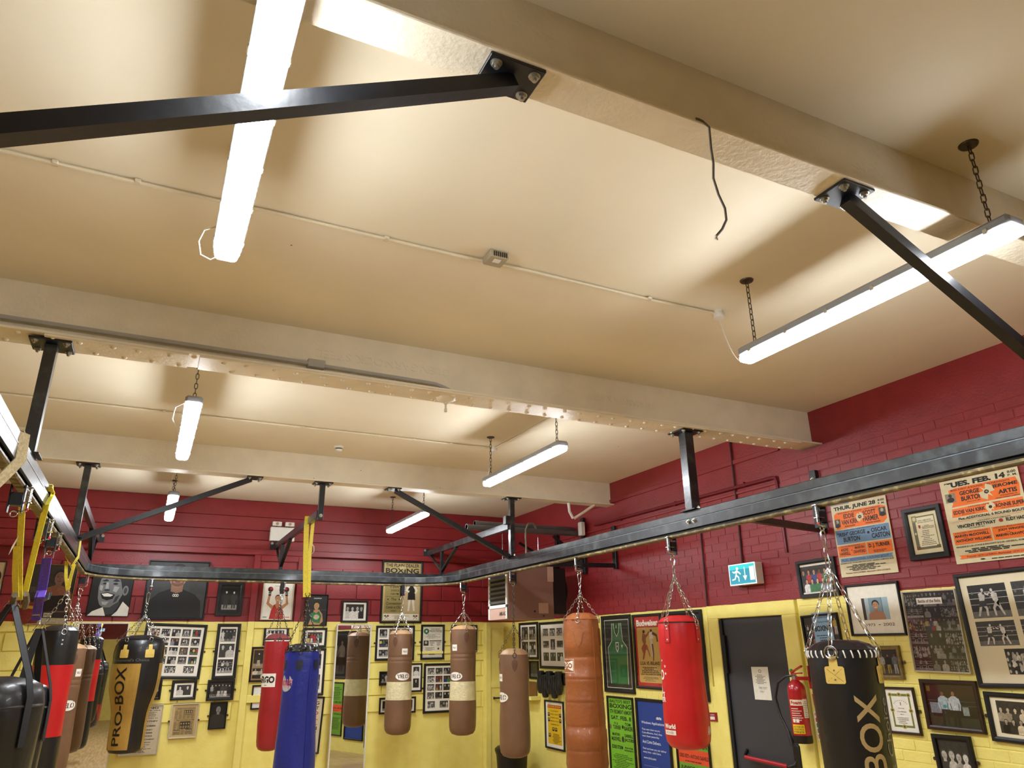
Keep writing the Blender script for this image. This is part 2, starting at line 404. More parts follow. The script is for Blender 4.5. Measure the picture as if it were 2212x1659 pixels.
def fighter(P, x, y, h, sd, skin, trunk, hair, glove):
    P.limb([(x-sd*h*.02, y+h*.48), (x+sd*h*.12, y+h*.26), (x+sd*h*.1, y)], h*.12, h*.06, skin)
    P.limb([(x-sd*h*.04, y+h*.48), (x-sd*h*.12, y+h*.25), (x-sd*h*.22, y)], h*.12, h*.06, skin, False)
    P.poly([(x-h*.11, y+h*.55), (x+h*.11, y+h*.55), (x+sd*h*.13+h*.03, y+h*.34), (x-sd*h*.12-h*.03, y+h*.32)], trunk)
    P.poly([(x-h*.09, y+h*.53), (x-h*.13+sd*h*.04, y+h*.78), (x+sd*h*.05, y+h*.84), (x+h*.13+sd*h*.04, y+h*.78), (x+h*.09, y+h*.53)], skin)
    P.limb([(x+sd*h*.1, y+h*.78), (x+sd*h*.24, y+h*.74), (x+sd*h*.38, y+h*.8)], h*.075, h*.05, skin)
    P.limb([(x-sd*h*.06, y+h*.77), (x+sd*h*.02, y+h*.62), (x+sd*h*.15, y+h*.72)], h*.08, h*.05, skin)
    P.ell(x+sd*h*.07, y+h*.915, h*.06, h*.075, hair); P.ell(x+sd*h*.085, y+h*.9, h*.05, h*.06, skin)
    P.ell(x+sd*h*.4, y+h*.805, h*.05, h*.045, glove); P.ell(x+sd*h*.17, y+h*.74, h*.05, h*.045, glove)
def photo_paint(w, h, kind, seed, tint=BW, colour=False, dark=1.0):
    rng = random.Random(seed); P = Paint(w, h)
    def sk(): return tuple(c*dark for c in (S(rng.choice(['C79A78', 'B98563', '8B5C40', 'D8AE8C'])) if colour else tone(rng, .35, .75, tint)))
    def cl(): return tuple(c*dark for c in (S(rng.choice(['B0262B', 'E4E4E4', '2A3C7C', '1E1E22', '3F7A4C', '8A8F98', 'D8C25A'])) if colour else rng.choice((tone(rng, .008, .06, tint), tone(rng, .3, .8, tint)))))
    def hr(): return tuple(c*dark for c in (S('1B1512') if colour else tone(rng, .01, .06, tint)))
    bgc = tuple(c*dark for c in ((.05, .04, .035) if colour else tone(rng, .008, .05, tint)))
    P.bg(bgc)
    if kind == 'fight':
        P.rect(0, 0, w, h*.2, tone(rng, .12, .3, tint) if not colour else S('4A5A66')); P.L += 1
        for k in range(3): P.rect(0, h*(.4+.18*k), w, h*(.415+.18*k), tone(rng, .5, .8, tint), False)
        for k in range(6): P.ell(rng.uniform(0, w), h*rng.uniform(.3, .95), h*.04, h*.05, tone(rng, .1, .3, tint), 8, False)
        fighter(P, w*.32, h*.06, h*.86, 1, sk(), cl(), hr(), (.04, .04, .04)); fighter(P, w*.68, h*.06, h*.84, -1, sk(), cl(), hr(), (.05, .02, .02))
    elif kind == 'crowd':
        for r in range(4):
            n = max(4, int(w/h*5)); P.L += 1
            for k in range(n):
                x = w*(k+.5+rng.uniform(-.25, .25))/n; y = h*(.78-.22*r+rng.uniform(-.04, .04))
                P.ell(x, y-h*.15, w/n*.5, h*.16, cl(), 8, False)
            P.L += 1
            for k in range(n):
                x = w*(k+.5+rng.uniform(-.25, .25))/n; y = h*(.78-.22*r+rng.uniform(-.04, .04))
                P.ell(x, y, w/n*.24, h*.075, sk(), 8, False)
    elif kind.startswith('full'):
        n = int(kind[4:]); P.rect(0, 0, w, h*.22, tuple(c*dark for c in (S('6A6458') if colour else tone(rng, .15, .35, tint))))
        for k in range(n): full(P, w*(k+.5)/n, h*.06, h*rng.uniform(.78, .86), sk(), cl(), cl(), hr(), rng)
    elif kind.startswith('bust'):
        n = int(kind[4:]); sz = min(h*.95, w/n*3.6)
        for k in range(n): bust(P, w*(k+.5)/n+rng.uniform(-.02, .02)*w, 0, sz*rng.uniform(.9, 1.03), sk(), cl(), hr(), w=min(sz*.66, w/n*1.25), face=h > .06)
    elif kind.startswith('team'):
        n = int(kind[4:]); sz = min(h*.62, w/n*1.9)
        for r in (1, 0):
            for k in range(n-(1-r)):
                bust(P, w*(k+.5+(.5 if not r else 0))/n, h*.36*r, sz, sk(), cl(), hr(), w=w/n*1.1, face=h > .12)
    return P
# ------------------------------------------------------------------ room shell
def inview(p, mg=60):
    d = Vector(p)-CAM; z = d.dot(CF)
    if z < .2: return False
    x = IW/2+FPX*d.dot(CR)/z; y = IH/2-FPX*d.dot(CU)/z
    return -mg < x < IW+mg and -mg < y < IH+mg
rng = random.Random(4)
o = struct(MB().box(XL-.2, XW+.25, YF-.2, YB+.25, ZC, ZC+.12).build('ceiling', CEIL, None, False))
o = struct(MB().box(XL-.2, XW+.25, YF-.2, YB+.25, -.1, 0).build('floor', wood_mat(), None, False))
struct(MB().box(XL-.2, XL, YF-.2, YB+.2, 0, ZC).build('wall_left', WALL, None, False))
struct(MB().box(XL, XW, YF-.2, YF, 0, ZC).build('wall_front', WALL, None, False))
G = .004
wall_back = struct(MB().box(XL, XW+.25, YB+.02, YB+.25, 0, ZC).build('wall_back', WALL, None, False))
wall_right = struct(MB().box(XW+G, XW+.25, YF, YB+G, 0, ZC).box(XT+G, XW+G, YF, 4.88, 0, 3.44).build('wall_right', WALL, None, False))

def piece(lx, ly, lz, c):
    m_ = MB(); m_.cbox(-lx/2, lx/2, -ly/2, ly/2, -lz/2, lz/2, c); return m_
# painted concrete blocks on the back wall, one object each
BLK = [piece(.44-.014, .04, .215-.014, .004).mesh('block', WALL, False) for _ in range(1)]
HALF = piece(.214-.012, .02, .215-.012, .004).mesh('half_block', WALL, False)
row = 0; z = .985
while z+.215 < 3.07:
    x = -2.35-(.22 if row % 2 else 0)
    while x < 5.2:
        cx_, cz_ = x+.22, z+.1075
        if inview((cx_, YB, cz_), 30) and not (1.27 < cx_ < 1.91) and cx_ < 5.02:
            b_ = put('block', BLK[0], wall_back, (cx_, YB+.02+rng.uniform(-.002, .002), cz_)); b_.rotation_euler = (0, rng.uniform(-.004, .004), 0)
        x += .44
    z += .215; row += 1
# planked strip above the ledge, the ledge board, the boxed pillar and the corner casing
for i, (a, b, pr) in enumerate(((3.145, 3.268, .016), (3.274, 3.40, .006), (3.404, 3.585, .018), (3.59, 3.815, .008))):
    MB().cbox(XL+.01, XW-.005, YB-pr, YB+.01, a, b, .004).build('plank', WALL, wall_back, False)
MB().cbox(XL+.01, XW-.005, YB-.06, YB+.01, 3.062, 3.142, .006).build('ledge_board', WALL, wall_back, False)
MB().box(1.25, 1.93, YB-.045, YB+.01, 0, 3.06).build('pillar_panel', WALL, wall_back, False)
for a, b in ((1.25, 1.335), (1.845, 1.93)): MB().cbox(a, b, YB-.075, YB-.045, 0, 3.06, .004).build('pillar_stile', WALL, wall_back, False)
for a, b in ((2.10, 2.183), (2.98, 3.06), (1.18, 1.27)): MB().cbox(1.335, 1.845, YB-.072, YB-.045, a, b, .004).build('pillar_rail', WALL, wall_back, False)
MB().cbox(4.72, 5.03, YB-.09, YB+.01, 0, 2.18, .006).build('corner_casing', WALL, wall_back, False)
MB().cbox(4.72, 4.80, YB-.11, YB-.09, 0, 2.18, .004).build('casing_stile', WALL, wall_back, False)
MB().cbox(4.80, 5.03, YB-.108, YB-.09, 2.09, 2.18, .004).build('casing_rail', WALL, wall_back, False)
MB().cbox(4.80, 5.03, YB-.108, YB-.09, 1.25, 1.33, .004).build('casing_rail', WALL, wall_back, False)
for a, b in ((3.66, 4.68),): MB().cbox(a, b, YB-.025, YB+.01, 1.74, 1.775, .003).build('dado_strip', WALL, wall_back, False)
# painted bricks on the right wall
BRK = piece(.02, .225-.007, .075-.007, .003).mesh('brick', WALL, False)
cells = []
for i in range(34):
    z = .995+i*.075
    for j in range(-1, 44):
        y = 1.6+j*.225+(.1125 if i % 2 else 0)+.1125; X = XT if y < 4.78 else XW
        if 4.78 <= y < 5.0: continue
        if z+.0375 > (3.42 if X == XT else 3.22): continue
        if X == XW and 4.85 < y < 6.22 and z < 2.2: continue
        if y > YB-.12: continue
        cells.append(((X+.01+rng.uniform(-.0012, .0012), y, z+.0375), X))
cells = [c for c in cells if inview(c[0], 40)]
cells.sort(key=lambda c: (Vector(c[0])-CAM).length)
for c, X in cells[:300]: put('brick', BRK, wall_right, c)
far = MB()
for c, X in cells[300:]: far.box(c[0]-.01, c[0]+.01, c[1]-.109, c[1]+.109, c[2]-.034, c[2]+.034)
tag(far.build('brickwork', WALL, wall_right, False), kind='stuff')
MB().cbox(XW-.014, XW+.01, 4.9, 8.9, 3.555, 3.60, .003).build('ledge', WALL, wall_right, False)
MB().cbox(XW-.012, XW+.01, 4.9, YB-.02, 3.245, 3.27, .003).build('ledge', WALL, wall_right, False)

# fire exit door -------------------------------------------------------------------
DOORG = mat('dark_grey_door_paint', '3A3B40', .5, var=.06, scale=3, bump=.06, bscale=60)
door = struct(MB().cbox(XW-.022, XW+.004, 5.10, 5.95, .01, 2.06, .004).build('door_1', DOORG, None, False))
for a, b, c, d in ((5.95, 6.10, 0, 2.06), (4.93, 5.10, 0, 2.06), (4.93, 6.10, 2.06, 2.185)):
    MB().cbox(XW-.062, XW+.004, a, b, c, d, .006).build('door_frame', WALL, door, False)
MB().cbox(XW-.05, XW-.022, 5.915, 5.955, .1, 2.05, .006).build('edge_strip', mat('rubber_black', '121316', .6), door, False)
MB().cbox(XW-.062, XW-.022, 5.885, 5.91, 1.55, 1.9, .006).build('hinge_rod', mat('rubber_black', '121316', .6), door)
# push bar, tilted a little as in the photograph
pa, pb = onX(1607, 1634, XW-.09), onX(1705, 1652, XW-.09)
zb = (pa.z+pb.z)/2
MB().tube([(XW-.02, pa.y+.02, zb+.05), (XW-.08, pa.y, zb), (XW-.09, pb.y, zb-.02), (XW-.07, pb.y-.05, zb), (XW-.05, pb.y-.08, zb+.06)], .016, 8).build('push_bar_arm', BLACKP, door)
MB().cyl((XW-.0895, pa.y-.02, zb-.001), (XW-.0895, pb.y+.02, zb-.018), .0175, n=10).build('push_bar', mat('push_bar_red', 'B01F2C', .35), door)
MB().cbox(XW-.075, XW-.02, pb.y-.12, pb.y-.04, zb-.12, zb+.16, .01).build('latch_box', BLACKP, door)

# ------------------------------------------------------------------ ceiling beams
RIV = MB().lathe([(.0, -.011), (.009, -.0095), (.015, -.004), (.016, .001)], n=8).mesh('rivet', BEAM)
def beam(yc, zf, half, web_t, label, rivets=False, plates=()):
    t = thing('ceiling_beam', (1.0, yc, zf), label, 'beam')
    MB().box(XL-.05, XW+.02, yc-web_t/2, yc+web_t/2, zf+.012, ZC+.01).build('web', BEAM, t, False)
    fl = MB().cbox(XL-.05, XW+.02, yc-half, yc+half, zf, zf+.016, .003).build('bottom_flange', BEAM, t, False)
    for a, b in plates: MB().cbox(a, b, yc-half+.004, yc+half-.004, zf-.012, zf, .002).build('cover_plate', BEAM, fl, False)
    for sgn in (-1, 1): MB().box(XL, XW, yc+sgn*web_t/2, yc+sgn*(web_t/2+.012), zf+.016, zf+.05).build('angle_cleat', BEAM, t, False)
    if rivets:
        x = -1.3; k = 0
        while x < 5.12:
            zz = zf-(.012 if any(a < x < b for a, b in plates) else 0)
            put('rivet', RIV, fl, (x+(0 if k % 2 else .02), yc-half*.6, zz)); put('rivet', RIV, fl, (x+.075, yc+half*.62, zz))
            r_ = put('rivet', RIV, fl, (x+.04, yc-half*.72, zf+.016)); r_.rotation_euler = (math.pi, 0, 0)
            x += .15; k += 1
    return t
beam(1.59, 3.495, .0735, .012, 'cream steel beam with the loose cable end hanging from its flange')
beam2 = beam(4.517, 3.487, .117, .016, 'cream riveted steel beam carrying a conduit and a ceiling rose', True, ((-.72, .02), (.08, 5.0)))
beam(7.84, 3.522, .09, .014, 'cream steel beam next to the back wall with three black posts bolted under')
# a bare strip of masonry where the middle and back beams meet the wall
# rolled maker's lettering on the riveted beam's web
def raised(t_, a, b, flip, parent):
    c = bpy.data.curves.new('t', 'FONT'); c.body = t_; c.resolution_u = 2; c.extrude = .0022
    o_ = bpy.data.objects.new('t', c); me = bpy.data.meshes.new_from_object(o_); bpy.data.objects.remove(o_)
    xs = [q.co.x for q in me.vertices]; ys = [q.co.y for q in me.vertices]; x0, x1, y0, y1 = min(xs), max(xs), min(ys), max(ys)
    for q in me.vertices:
        u, v = (q.co.x-x0)/(x1-x0), (q.co.y-y0)/(y1-y0)
        if flip: u, v = 1-u, 1-v
        q.co = Vector((a[0]+(b[0]-a[0])*u, 4.509-q.co.z-.0005, a[1]+(b[1]-a[1])*v))-root_loc(parent)
    me.materials.clear(); me.materials.append(BEAM); return link('raised_lettering', me, parent)
raised('GLENGARNOCK STEEL', (.78, 3.635), (1.72, 3.69), True, beam2); raised('GLENGARNOCK STEEL', (2.85, 3.625), (3.55, 3.675), True, beam2)
# conduit on the riveted beam -----------------------------------------------------
t = thing('conduit_pipe', (0, 4.49, 3.55), 'cream painted conduit running along the riveted beam to a small box', 'conduit')
GPIPE = mat('grey_conduit_paint', 'A9A59B', .45, var=.06)
MB().tube([(-2.2, 4.472, 3.576), (.74, 4.472, 3.566)], .0155, 8).build('pipe', GPIPE, t)
MB().tube([(.8, 4.478, 3.563), (1.50, 4.478, 3.556), (1.60, 4.476, 3.552), (1.66, 4.47, 3.535), (1.685, 4.45, 3.515), (1.69, 4.44, 3.505)], .014, 8).build('pipe', GPIPE, t)
MB().cbox(.72, .83, 4.455, 4.506, 3.54, 3.595, .004).build('junction_box', GPIPE, t)
t = thing('ceiling_rose', (1.70, 4.53, 3.475), 'ornate cream ceiling rose with a short stub under the riveted beam', 'ceiling rose')
mb = MB().lathe([(.02, 3.447), (.035, 3.45), (.05, 3.457), (.068, 3.47), (.07, 3.4755)], (1.70, 4.53), 20, lambda th, r, z: r*(1+.12*math.cos(8*th)*(1 if r > .04 else 0)))
mb.build('rose', BEAM, t)
MB().lathe([(0, 3.375), (.011, 3.375), (.011, 3.40), (.008, 3.402), (.008, 3.43), (.014, 3.432), (.014, 3.45)], (1.70, 4.53), 10).build('stub', BEAM, t)

# conduits on the ceiling -------------------------------------------------------------
CONDW = mat('cream_conduit', 'D8CDB2', .5, var=.05)
def cable_run(label, y, x0, x1, clips, extra=None):
    t = thing('ceiling_conduit', (x0, y, ZC), label, 'conduit')
    n = 14; pts = [(x0+(x1-x0)*i/n, y+.006*math.sin(i*2.1), ZC-.015) for i in range(n+1)]
    MB().tube(pts, .0095, 7).build('pipe', CONDW, t)
    me = piece(.026, .034, .018, .003).mesh('clip', CONDW)
    for x in clips: put('clip', me, t, (x, y, ZC-.014))
    if extra: MB().tube(extra, .0085, 7).build('pipe', CONDW, t)
    return t
t = cable_run('white ceiling conduit between the loose-cable beam and the riveted beam', 3.18, -3.2, 3.0, (-.62, -.3, .85, 2.5))
t = cable_run('white ceiling conduit with a side branch, between the riveted beam and the next', 6.76, -3.2, 3.06, (-1.0, -.1, 1.1, 2.2, 2.6), [(3.1, 6.76, ZC-.012), (3.12, 6.2, ZC-.012), (3.125, 4.56, ZC-.012)])
def rosebox(x, y, label):
    t = thing('junction_box', (x, y, ZC), label, 'junction box')
    MB().lathe([(.0, ZC-.05), (.032, ZC-.048), (.036, ZC-.03), (.036, ZC-.022)], (x, y), 16).build('cover', PVCW, t)
    MB().lathe([(.03, ZC-.022), (.03, ZC)], (x, y), 14).build('base', PVCW, t)
    return t
rosebox(3.03, 3.165, 'round white junction box whose lead droops to a hanging light')
rosebox(3.09, 6.755, 'round white junction box where a conduit branches off')
t = thing('smoke_detector', (1.586, 7.386, ZC), 'round white smoke detector on the ceiling before the back beam', 'smoke detector')
MB().lathe([(.045, ZC-.018), (.05, ZC-.014), (.05, ZC)], (1.586, 7.386), 20).build('base', PVCW, t)
MB().lathe([(0, ZC-.052), (.03, ZC-.05), (.036, ZC-.04), (.038, ZC-.03)], (1.586, 7.386), 20).build('dome', PVCW, t)
me = piece(.006, .012, .01, .001).mesh('vent', BLACKP)
MB().lathe([(.033, ZC-.03), (.033, ZC-.018)], (1.586, 7.386), 20).build('vent_ring', mat('vent_dark', '3A362F', .6), t)
t = thing('alarm_box', (1.44, 3.113, ZC), 'small grey square alarm sounder beside the ceiling conduit', 'alarm')
MB().cbox(1.385, 1.495, 3.06, 3.17, ZC-.045, ZC, .006).build('case', mat('grey_beige_case', 'A59B82', .5), t)
for k in range(7): MB().box(1.405+k*.012, 1.41+k*.012, 3.057, 3.0605, ZC-.04, ZC-.012).build('vent_slot', BLACKP, t)
MB().box(1.42, 1.46, 3.085, 3.12, ZC-.0465, ZC-.045).build('sticker', PVCW, t)
# loose cable hanging from the first beam ---------------------------------------------
cp = [onY(x, y, 1.515) for x, y in ((1503, 256), (1510, 258), (1518, 262), (1532, 275), (1536, 320), (1541, 352), (1541, 385), (1552, 420), (1566, 450), (1569, 475), (1560, 495), (1547, 510))]
t = thing('loose_cable', cp[2], 'loose grey cable with a bare cut end dangling from the beam', 'cable')
MB().tube(cp, .0042, 6).build('sheath', mat('grey_cable', '5C554B', .6, var=.2, scale=40), t)
MB().tube([cp[-1], cp[-1]+Vector((-.006, 0, -.012))], .003, 5).tube([cp[-1], cp[-1]+Vector((.004, 0, -.014))], .003, 5).build('bare_end', PVCW, t)

# ------------------------------------------------------------------ hanging lamps
def lamp(x, y0, y1, label, near_chain=True, leads=None, vis=True):
    zb = 3.325; t = thing('batten_light', (x, (y0+y1)/2, zb), label, 'light', 'linear lights hung on chains')
    pr = [(-.05, .034), (-.05, .028), (-.044, .011), (-.026, 0), (.026, 0), (.044, .011), (.05, .028), (.05, .034)]
    ys = [(y0, .72, .012), (y0+.015, .93, .003), (y0+.04, 1, 0), (y1-.04, 1, 0), (y1-.015, .93, .003), (y1, .72, .012)]
    vs = [(x+a*k, y, zb+max(b, d)) for y, k, d in ys for a, b in pr]; n = len(pr)
    fs = [(i*n+k, i*n+(k+1) % n, (i+1)*n+(k+1) % n, (i+1)*n+k) for i in range(len(ys)-1) for k in range(n)]
    fs += [tuple(range(n)), tuple(range((len(ys)-1)*n, len(ys)*n))[::-1]]
    MB().add(vs, fs).build('diffuser', TUBE, t)
    MB().cbox(x-.056, x+.056, y0+.004, y1-.004, zb+.0345, zb+.090, .014).build('housing', PVCG, t)
    clip = piece(.118, .022, .026, .003).mesh('clip', ZINC)
    for k in range(6): put('clip', clip, t, (x, y0+.1+k*(y1-y0-.2)/5, zb+.05))
    for yy in ((y0+.1, y1-.1) if near_chain else (y1-.1,)):
        chain(MB(), (x, yy, ZC-.01), (x, yy, zb+.10), .034, .009, .0028).build('chain', DKCHAIN, t)
        MB().lathe([(0, ZC-.01), (.036, ZC-.008), (.04, ZC-.002), (.04, ZC)], (x, yy), 16).build('ceiling_disc', DKCHAIN, t)
        MB().tube(ringpts((x, yy, zb+.098), .013, (0, 1, 0), 8), .003, 5, True).build('hook', CHROME, t)
    if leads: MB().tube(leads, .0028, 6).build('lead', PVCW, t)
    return t
def droop(a, b, n=12, sag=.12):
    a, b = Vector(a), Vector(b)
    return [a.lerp(b, i/n)+Vector((0, 0, -sag*4*(i/n)*(1-i/n))) for i in range(n+1)]
lamp(.095, 1.33, 2.87, 'lit linear light crossing above the brace, over the conduit', True, [(.06, 2.70, 3.40), (.0, 2.82, 3.43), (-.015, 2.90, 3.42), (.0, 2.95, 3.385), (.04, 2.93, 3.36), (.07, 2.87, 3.355)])
lamp(2.9, 1.33, 2.87, 'lit linear light hung beside the diagonal brace near the red wall', True, droop((3.03, 3.165, ZC-.05), (2.9, 2.875, 3.35), sag=.09))
lamp(.095, 4.97, 6.52, 'lit linear light past the riveted beam, in line with the first brace light', True, [(.06, 6.3, 3.42), (.0, 6.1, 3.52), (-.02, 5.6, 3.42), (-.01, 5.1, 3.36), (.05, 4.97, 3.36)])
lamp(2.9, 4.97, 6.52, 'lit linear light between the riveted beam and back beam beside a junction box', True, [(3.08, 6.75, 3.77), (3.03, 6.73, 3.6), (2.97, 6.66, 3.44), (2.93, 6.53, 3.36)])
lamp(.095, 8.33, 9.86, 'lit linear light behind the thin diagonal brace, above the big shirt portrait', True, [(.09, 8.5, 3.8), (.06, 8.45, 3.6), (.05, 8.4, 3.45), (.06, 8.34, 3.37)])
lamp(2.9, 8.33, 9.86, 'lit linear light before the back wall beside the triangular bracket', True)

# ------------------------------------------------------------------ bag rail frame
rail = thing('bag_rail_frame', (1.565, 5.0, ZB), 'black steel punch bag rail frame bolted under the ceiling beams', 'rail frame')
NUT = MB().cyl((0, 0, 0), (0, 0, -.012), .0145, .0145, 6).cyl((0, 0, -.012), (0, 0, -.022), .007, .007, 8).cyl((0, 0, .001), (0, 0, -.003), .019, .019, 12).mesh('bolt', ZINC)
UP = [(-.029, 0), (.029, 0), (.033, .005), (.033, ZT-ZM-.009), (.029, ZT-ZM-.004), (-.029, ZT-ZM-.004), (-.033, ZT-ZM-.009), (-.033, .005)]
YF0 = -1.4
for a, b in (((RX, YF0, ZM+.004), (RX, 10.17, ZM+.004)), ((LX, YF0, ZM+.004), (LX, 10.17, ZM+.004)), ((LX+.035, 10.135, ZM+.004), (RX-.035, 10.135, ZM+.004)), ((LX+.035, YF0+.035, ZM+.004), (RX-.035, YF0+.035, ZM+.004))):
    MB().sweep(UP, [a, b]).build('upper_beam', STEEL, rail, False)
C = .6
def corner(p0, pc, p1, n=6):
    p0, pc, p1 = Vector(p0), Vector(pc), Vector(p1)
    return [(p0*(1-t)**2+pc*2*t*(1-t)+p1*t*t) for t in [i/n for i in range(n+1)]]
path = ([Vector((RX, YF0, ZB))]+corner((RX, BY-C, ZB), (RX-.10, BY-.10, ZB), (RX-C, BY, ZB))+corner((LX+C, BY, ZB), (LX+.10, BY-.10, ZB), (LX, BY-C, ZB))+[Vector((LX, YF0, ZB))])
Hh = ZM-ZB
prof = [(-.036, 0), (-.036, Hh), (.036, Hh), (.036, 0), (.02, 0), (.02, .007), (.03, .007), (.03, Hh-.007), (-.03, Hh-.007), (-.03, .007), (-.02, .007), (-.02, 0)]
EDGEHI = mat('steel_edge_highlight', '5C6468', .3, .4, var=.3, scale=20)  # paler steel: the highlight line along the track joint, put into the colour
track = MB().sweep(prof, path).build('trolley_track', STEEL, rail, False)
for sgn in (-1, 1):
    ep = [(sgn*.031, Hh-.002), (sgn*.038, Hh-.002), (sgn*.038, Hh+.004), (sgn*.031, Hh+.004)]
    MB().sweep(ep, path).build('track_edge', EDGEHI, track, False)
MB().sweep([(-.006, -.024), (.006, -.024), (.006, .012), (-.006, .012)], path).build('track_web', STEELD, track, False)
MB().sweep([(-.022, -.020), (-.027, -.026), (-.027, -.036), (-.020, -.044), (.020, -.044), (.027, -.036), (.027, -.026), (.022, -.020)], path).build('running_rail', TRACK, track, False)
def plate(x, y, z, lx, ly, bolts=True, th=.012):
    p_ = MB().cbox(x-lx/2, x+lx/2, y-ly/2, y+ly/2, z-th, z, .002).build('mounting_plate', STEELD, rail, False)
    if bolts:
        for i in (-1, 1):
            for j in (-1, 1): put('bolt', NUT, p_, (x+i*(lx/2-.028), y+j*(ly/2-.028), z-th))
    return p_
def post(x, y, z0, z1, a, b, m_=STEEL): return MB().cbox(x-a/2, x+a/2, y-b/2, y+b/2, z0, z1, .003).build('post', m_, rail, False)
def foot(x, y): 
    p_ = MB().cbox(x-.06, x+.06, y-.09, y+.09, ZT, ZT+.008, .002).build('foot_plate', STEELD, rail, False)
    for j in (-1, 1): put('bolt', NUT, p_, (x, y+j*.07, ZT+.008), (math.pi, 0, 0))
plate(RX, 4.535, 3.475, .21, .2); post(RX, 4.535, ZT, 3.463, .085, .085); foot(RX, 4.535)
plate(LX, 4.535, 3.475, .21, .2); post(LX, 4.535, ZT, 3.463, .062, .075); foot(LX, 4.535)
for x in (RX, LX): plate(x, 7.85, 3.522, .2, .16); post(x, 7.85, ZT, 3.51, .06, .06); foot(x, 7.85)
plate(1.54, 7.85, 3.522, .2, .16); post(1.54, 7.85, 3.12, 3.51, .055, .055, STEELD)
put('bolt', NUT, rail, (1.54, 7.822, 3.165), (-math.pi/2, 0, 0))
def brace(p, q, s_=.055): return MB().bar(p, q, s_, s_, (0, 1, 0)).build('brace', STEELD, rail, False)
plate(.79, 1.60, 3.495, .186, .146); brace((.80, 1.60, 3.47), (LX+.0, 1.60, 2.735), .05)
plate(2.265, 1.60, 3.495, .17, .15); brace((2.27, 1.60, 3.47), (RX-.0, 1.60, 2.70), .048)
plate(.83, 7.85, 3.522, .16, .16); brace((.80, 7.85, 3.50), (LX+.01, 7.85, ZT-.01), .05)
plate(2.33, 7.85, 3.522, .16, .16); brace((2.36, 7.85, 3.50), (RX-.01, 7.85, ZT-.01), .05)
# arms back to the wall with their triangular brackets
for x in (LX+.0, 1.525, RX-.03):
    MB().cbox(x-.025, x+.025, 7.85, YB-.025, 3.145, 3.225, .003).build('wall_arm', STEEL, rail, False)
    p_ = MB().cbox(x-.08, x+.08, YB-.03, YB-.018, 3.07, 3.25, .002).build('wall_plate', STEELD, rail, False)
    for i in (-1, 1):
        for j in (-1, 1): put('bolt', NUT, p_, (x+i*.06, YB-.03, 3.16+j*.07), (-math.pi/2, 0, 0))
    MB().cbox(x-.022, x+.022, 10.115, 10.16, ZT, 3.146, .002).build('hanger', STEELD, rail, False)
    MB().bar((x, YB-.10, 3.15), (x, 10.15, ZT+.06), .03, .03, (1, 0, 0)).build('strut', STEEL, rail, False)
    MB().bar((x, 9.55, 3.15), (x, 10.12, ZT+.05), .035, .04, (1, 0, 0)).build('strut', STEELD, rail, False)
MB().cbox(RX-.10, RX+.0, 7.80, 7.88, 3.2, 3.30, .004).build('gusset', STEEL, rail, False)
# arms to the right wall
for y, ywp, z0, z1, za, xw in ((4.2, 4.46, 2.70, 3.25, 2.735, XT), (7.75, 7.76, 2.72, 3.25, 2.76, XW)):
    p_ = MB().cbox(xw-.045, xw-.0145 if xw > 5.2 else xw-.004, ywp-.035, ywp+.035, z0, z1, .003).build('wall_channel', STEELD, rail, False)
    put('bolt', NUT, p_, (xw-.045, ywp, z1-.08), (0, math.pi/2, 0)); put('bolt', NUT, p_, (xw-.045, ywp, z0+.05), (0, math.pi/2, 0))
    MB().bar((RX+.03, y, ZB+.05), (xw-.03, ywp, za), .05, .05).build('wall_arm', STEELD, rail, False)
# bolts through the rail where its lengths join
for y in (4.49, 4.56): put('bolt', NUT, rail, (RX-.036, y, ZM-.02), (0, math.pi/2, 0))

# trolleys --------------------------------------------------------------------------
SPR = mat('spring_pin', 'D8D8D6', .25, 1, var=.1, scale=80)
def trolley(x, y, ax, label, knob=True):
    """ax: unit vector along the track"""
    ax = Vector(ax); sd = Vector((ax.y, -ax.x, 0)); c = Vector((x, y, 0))
    t = thing('rail_trolley', (x, y, ZK-.15), label, 'trolley', 'trolleys on the bag rail')
    MB().bar(c+Vector((0, 0, ZK-.048)), c+Vector((0, 0, ZK-.115)), .05, .06, ax).build('body', STEELD, t, False)
    MB().bar(c+sd*.032+Vector((0, 0, ZK-.004)), c+sd*.032+Vector((0, 0, ZK-.15)), .006, .045, ax).bar(c-sd*.032+Vector((0, 0, ZK-.004)), c-sd*.032+Vector((0, 0, ZK-.15)), .006, .045, ax).build('side_plate', STEELD, t, False)
    q = c-sd*.052-ax*.02
    MB().tube([q+Vector((0, 0, ZK-.004)), q+Vector((0, 0, ZK-.118))], .0055, 6).tube([q+Vector((0, 0, ZK-.11)), q+Vector((0, 0, ZK-.135)), q+sd*.03+Vector((0, 0, ZK-.14)), q+sd*.06+Vector((0, 0, ZK-.14))], .005, 6).build('lock_pin', CHROME, t)
    hel = [q+Vector((.009*math.cos(i*1.05), .009*math.sin(i*1.05), ZK-.012-.075*i/54)) for i in range(55)]
    MB().tube(hel, .0016, 4).build('spring', SPR, t)
    MB().bar(q-sd*.014+Vector((0, 0, ZK-.012)), q+sd*.05+Vector((0, 0, ZK-.012)), .03, .004).bar(q-sd*.014+Vector((0, 0, ZK-.092)), q+sd*.05+Vector((0, 0, ZK-.092)), .03, .004).build('pin_bracket', CHROME, t, False)
    if knob: MB().ball(q+Vector((0, 0, ZK-.128)), .009, 8).build('knob', REDP, t)
    MB().tube(ringpts(c+Vector((0, 0, ZK-.155)), .016, ax, 10), .004, 5, True).build('eye', CHROME, t)
    return t
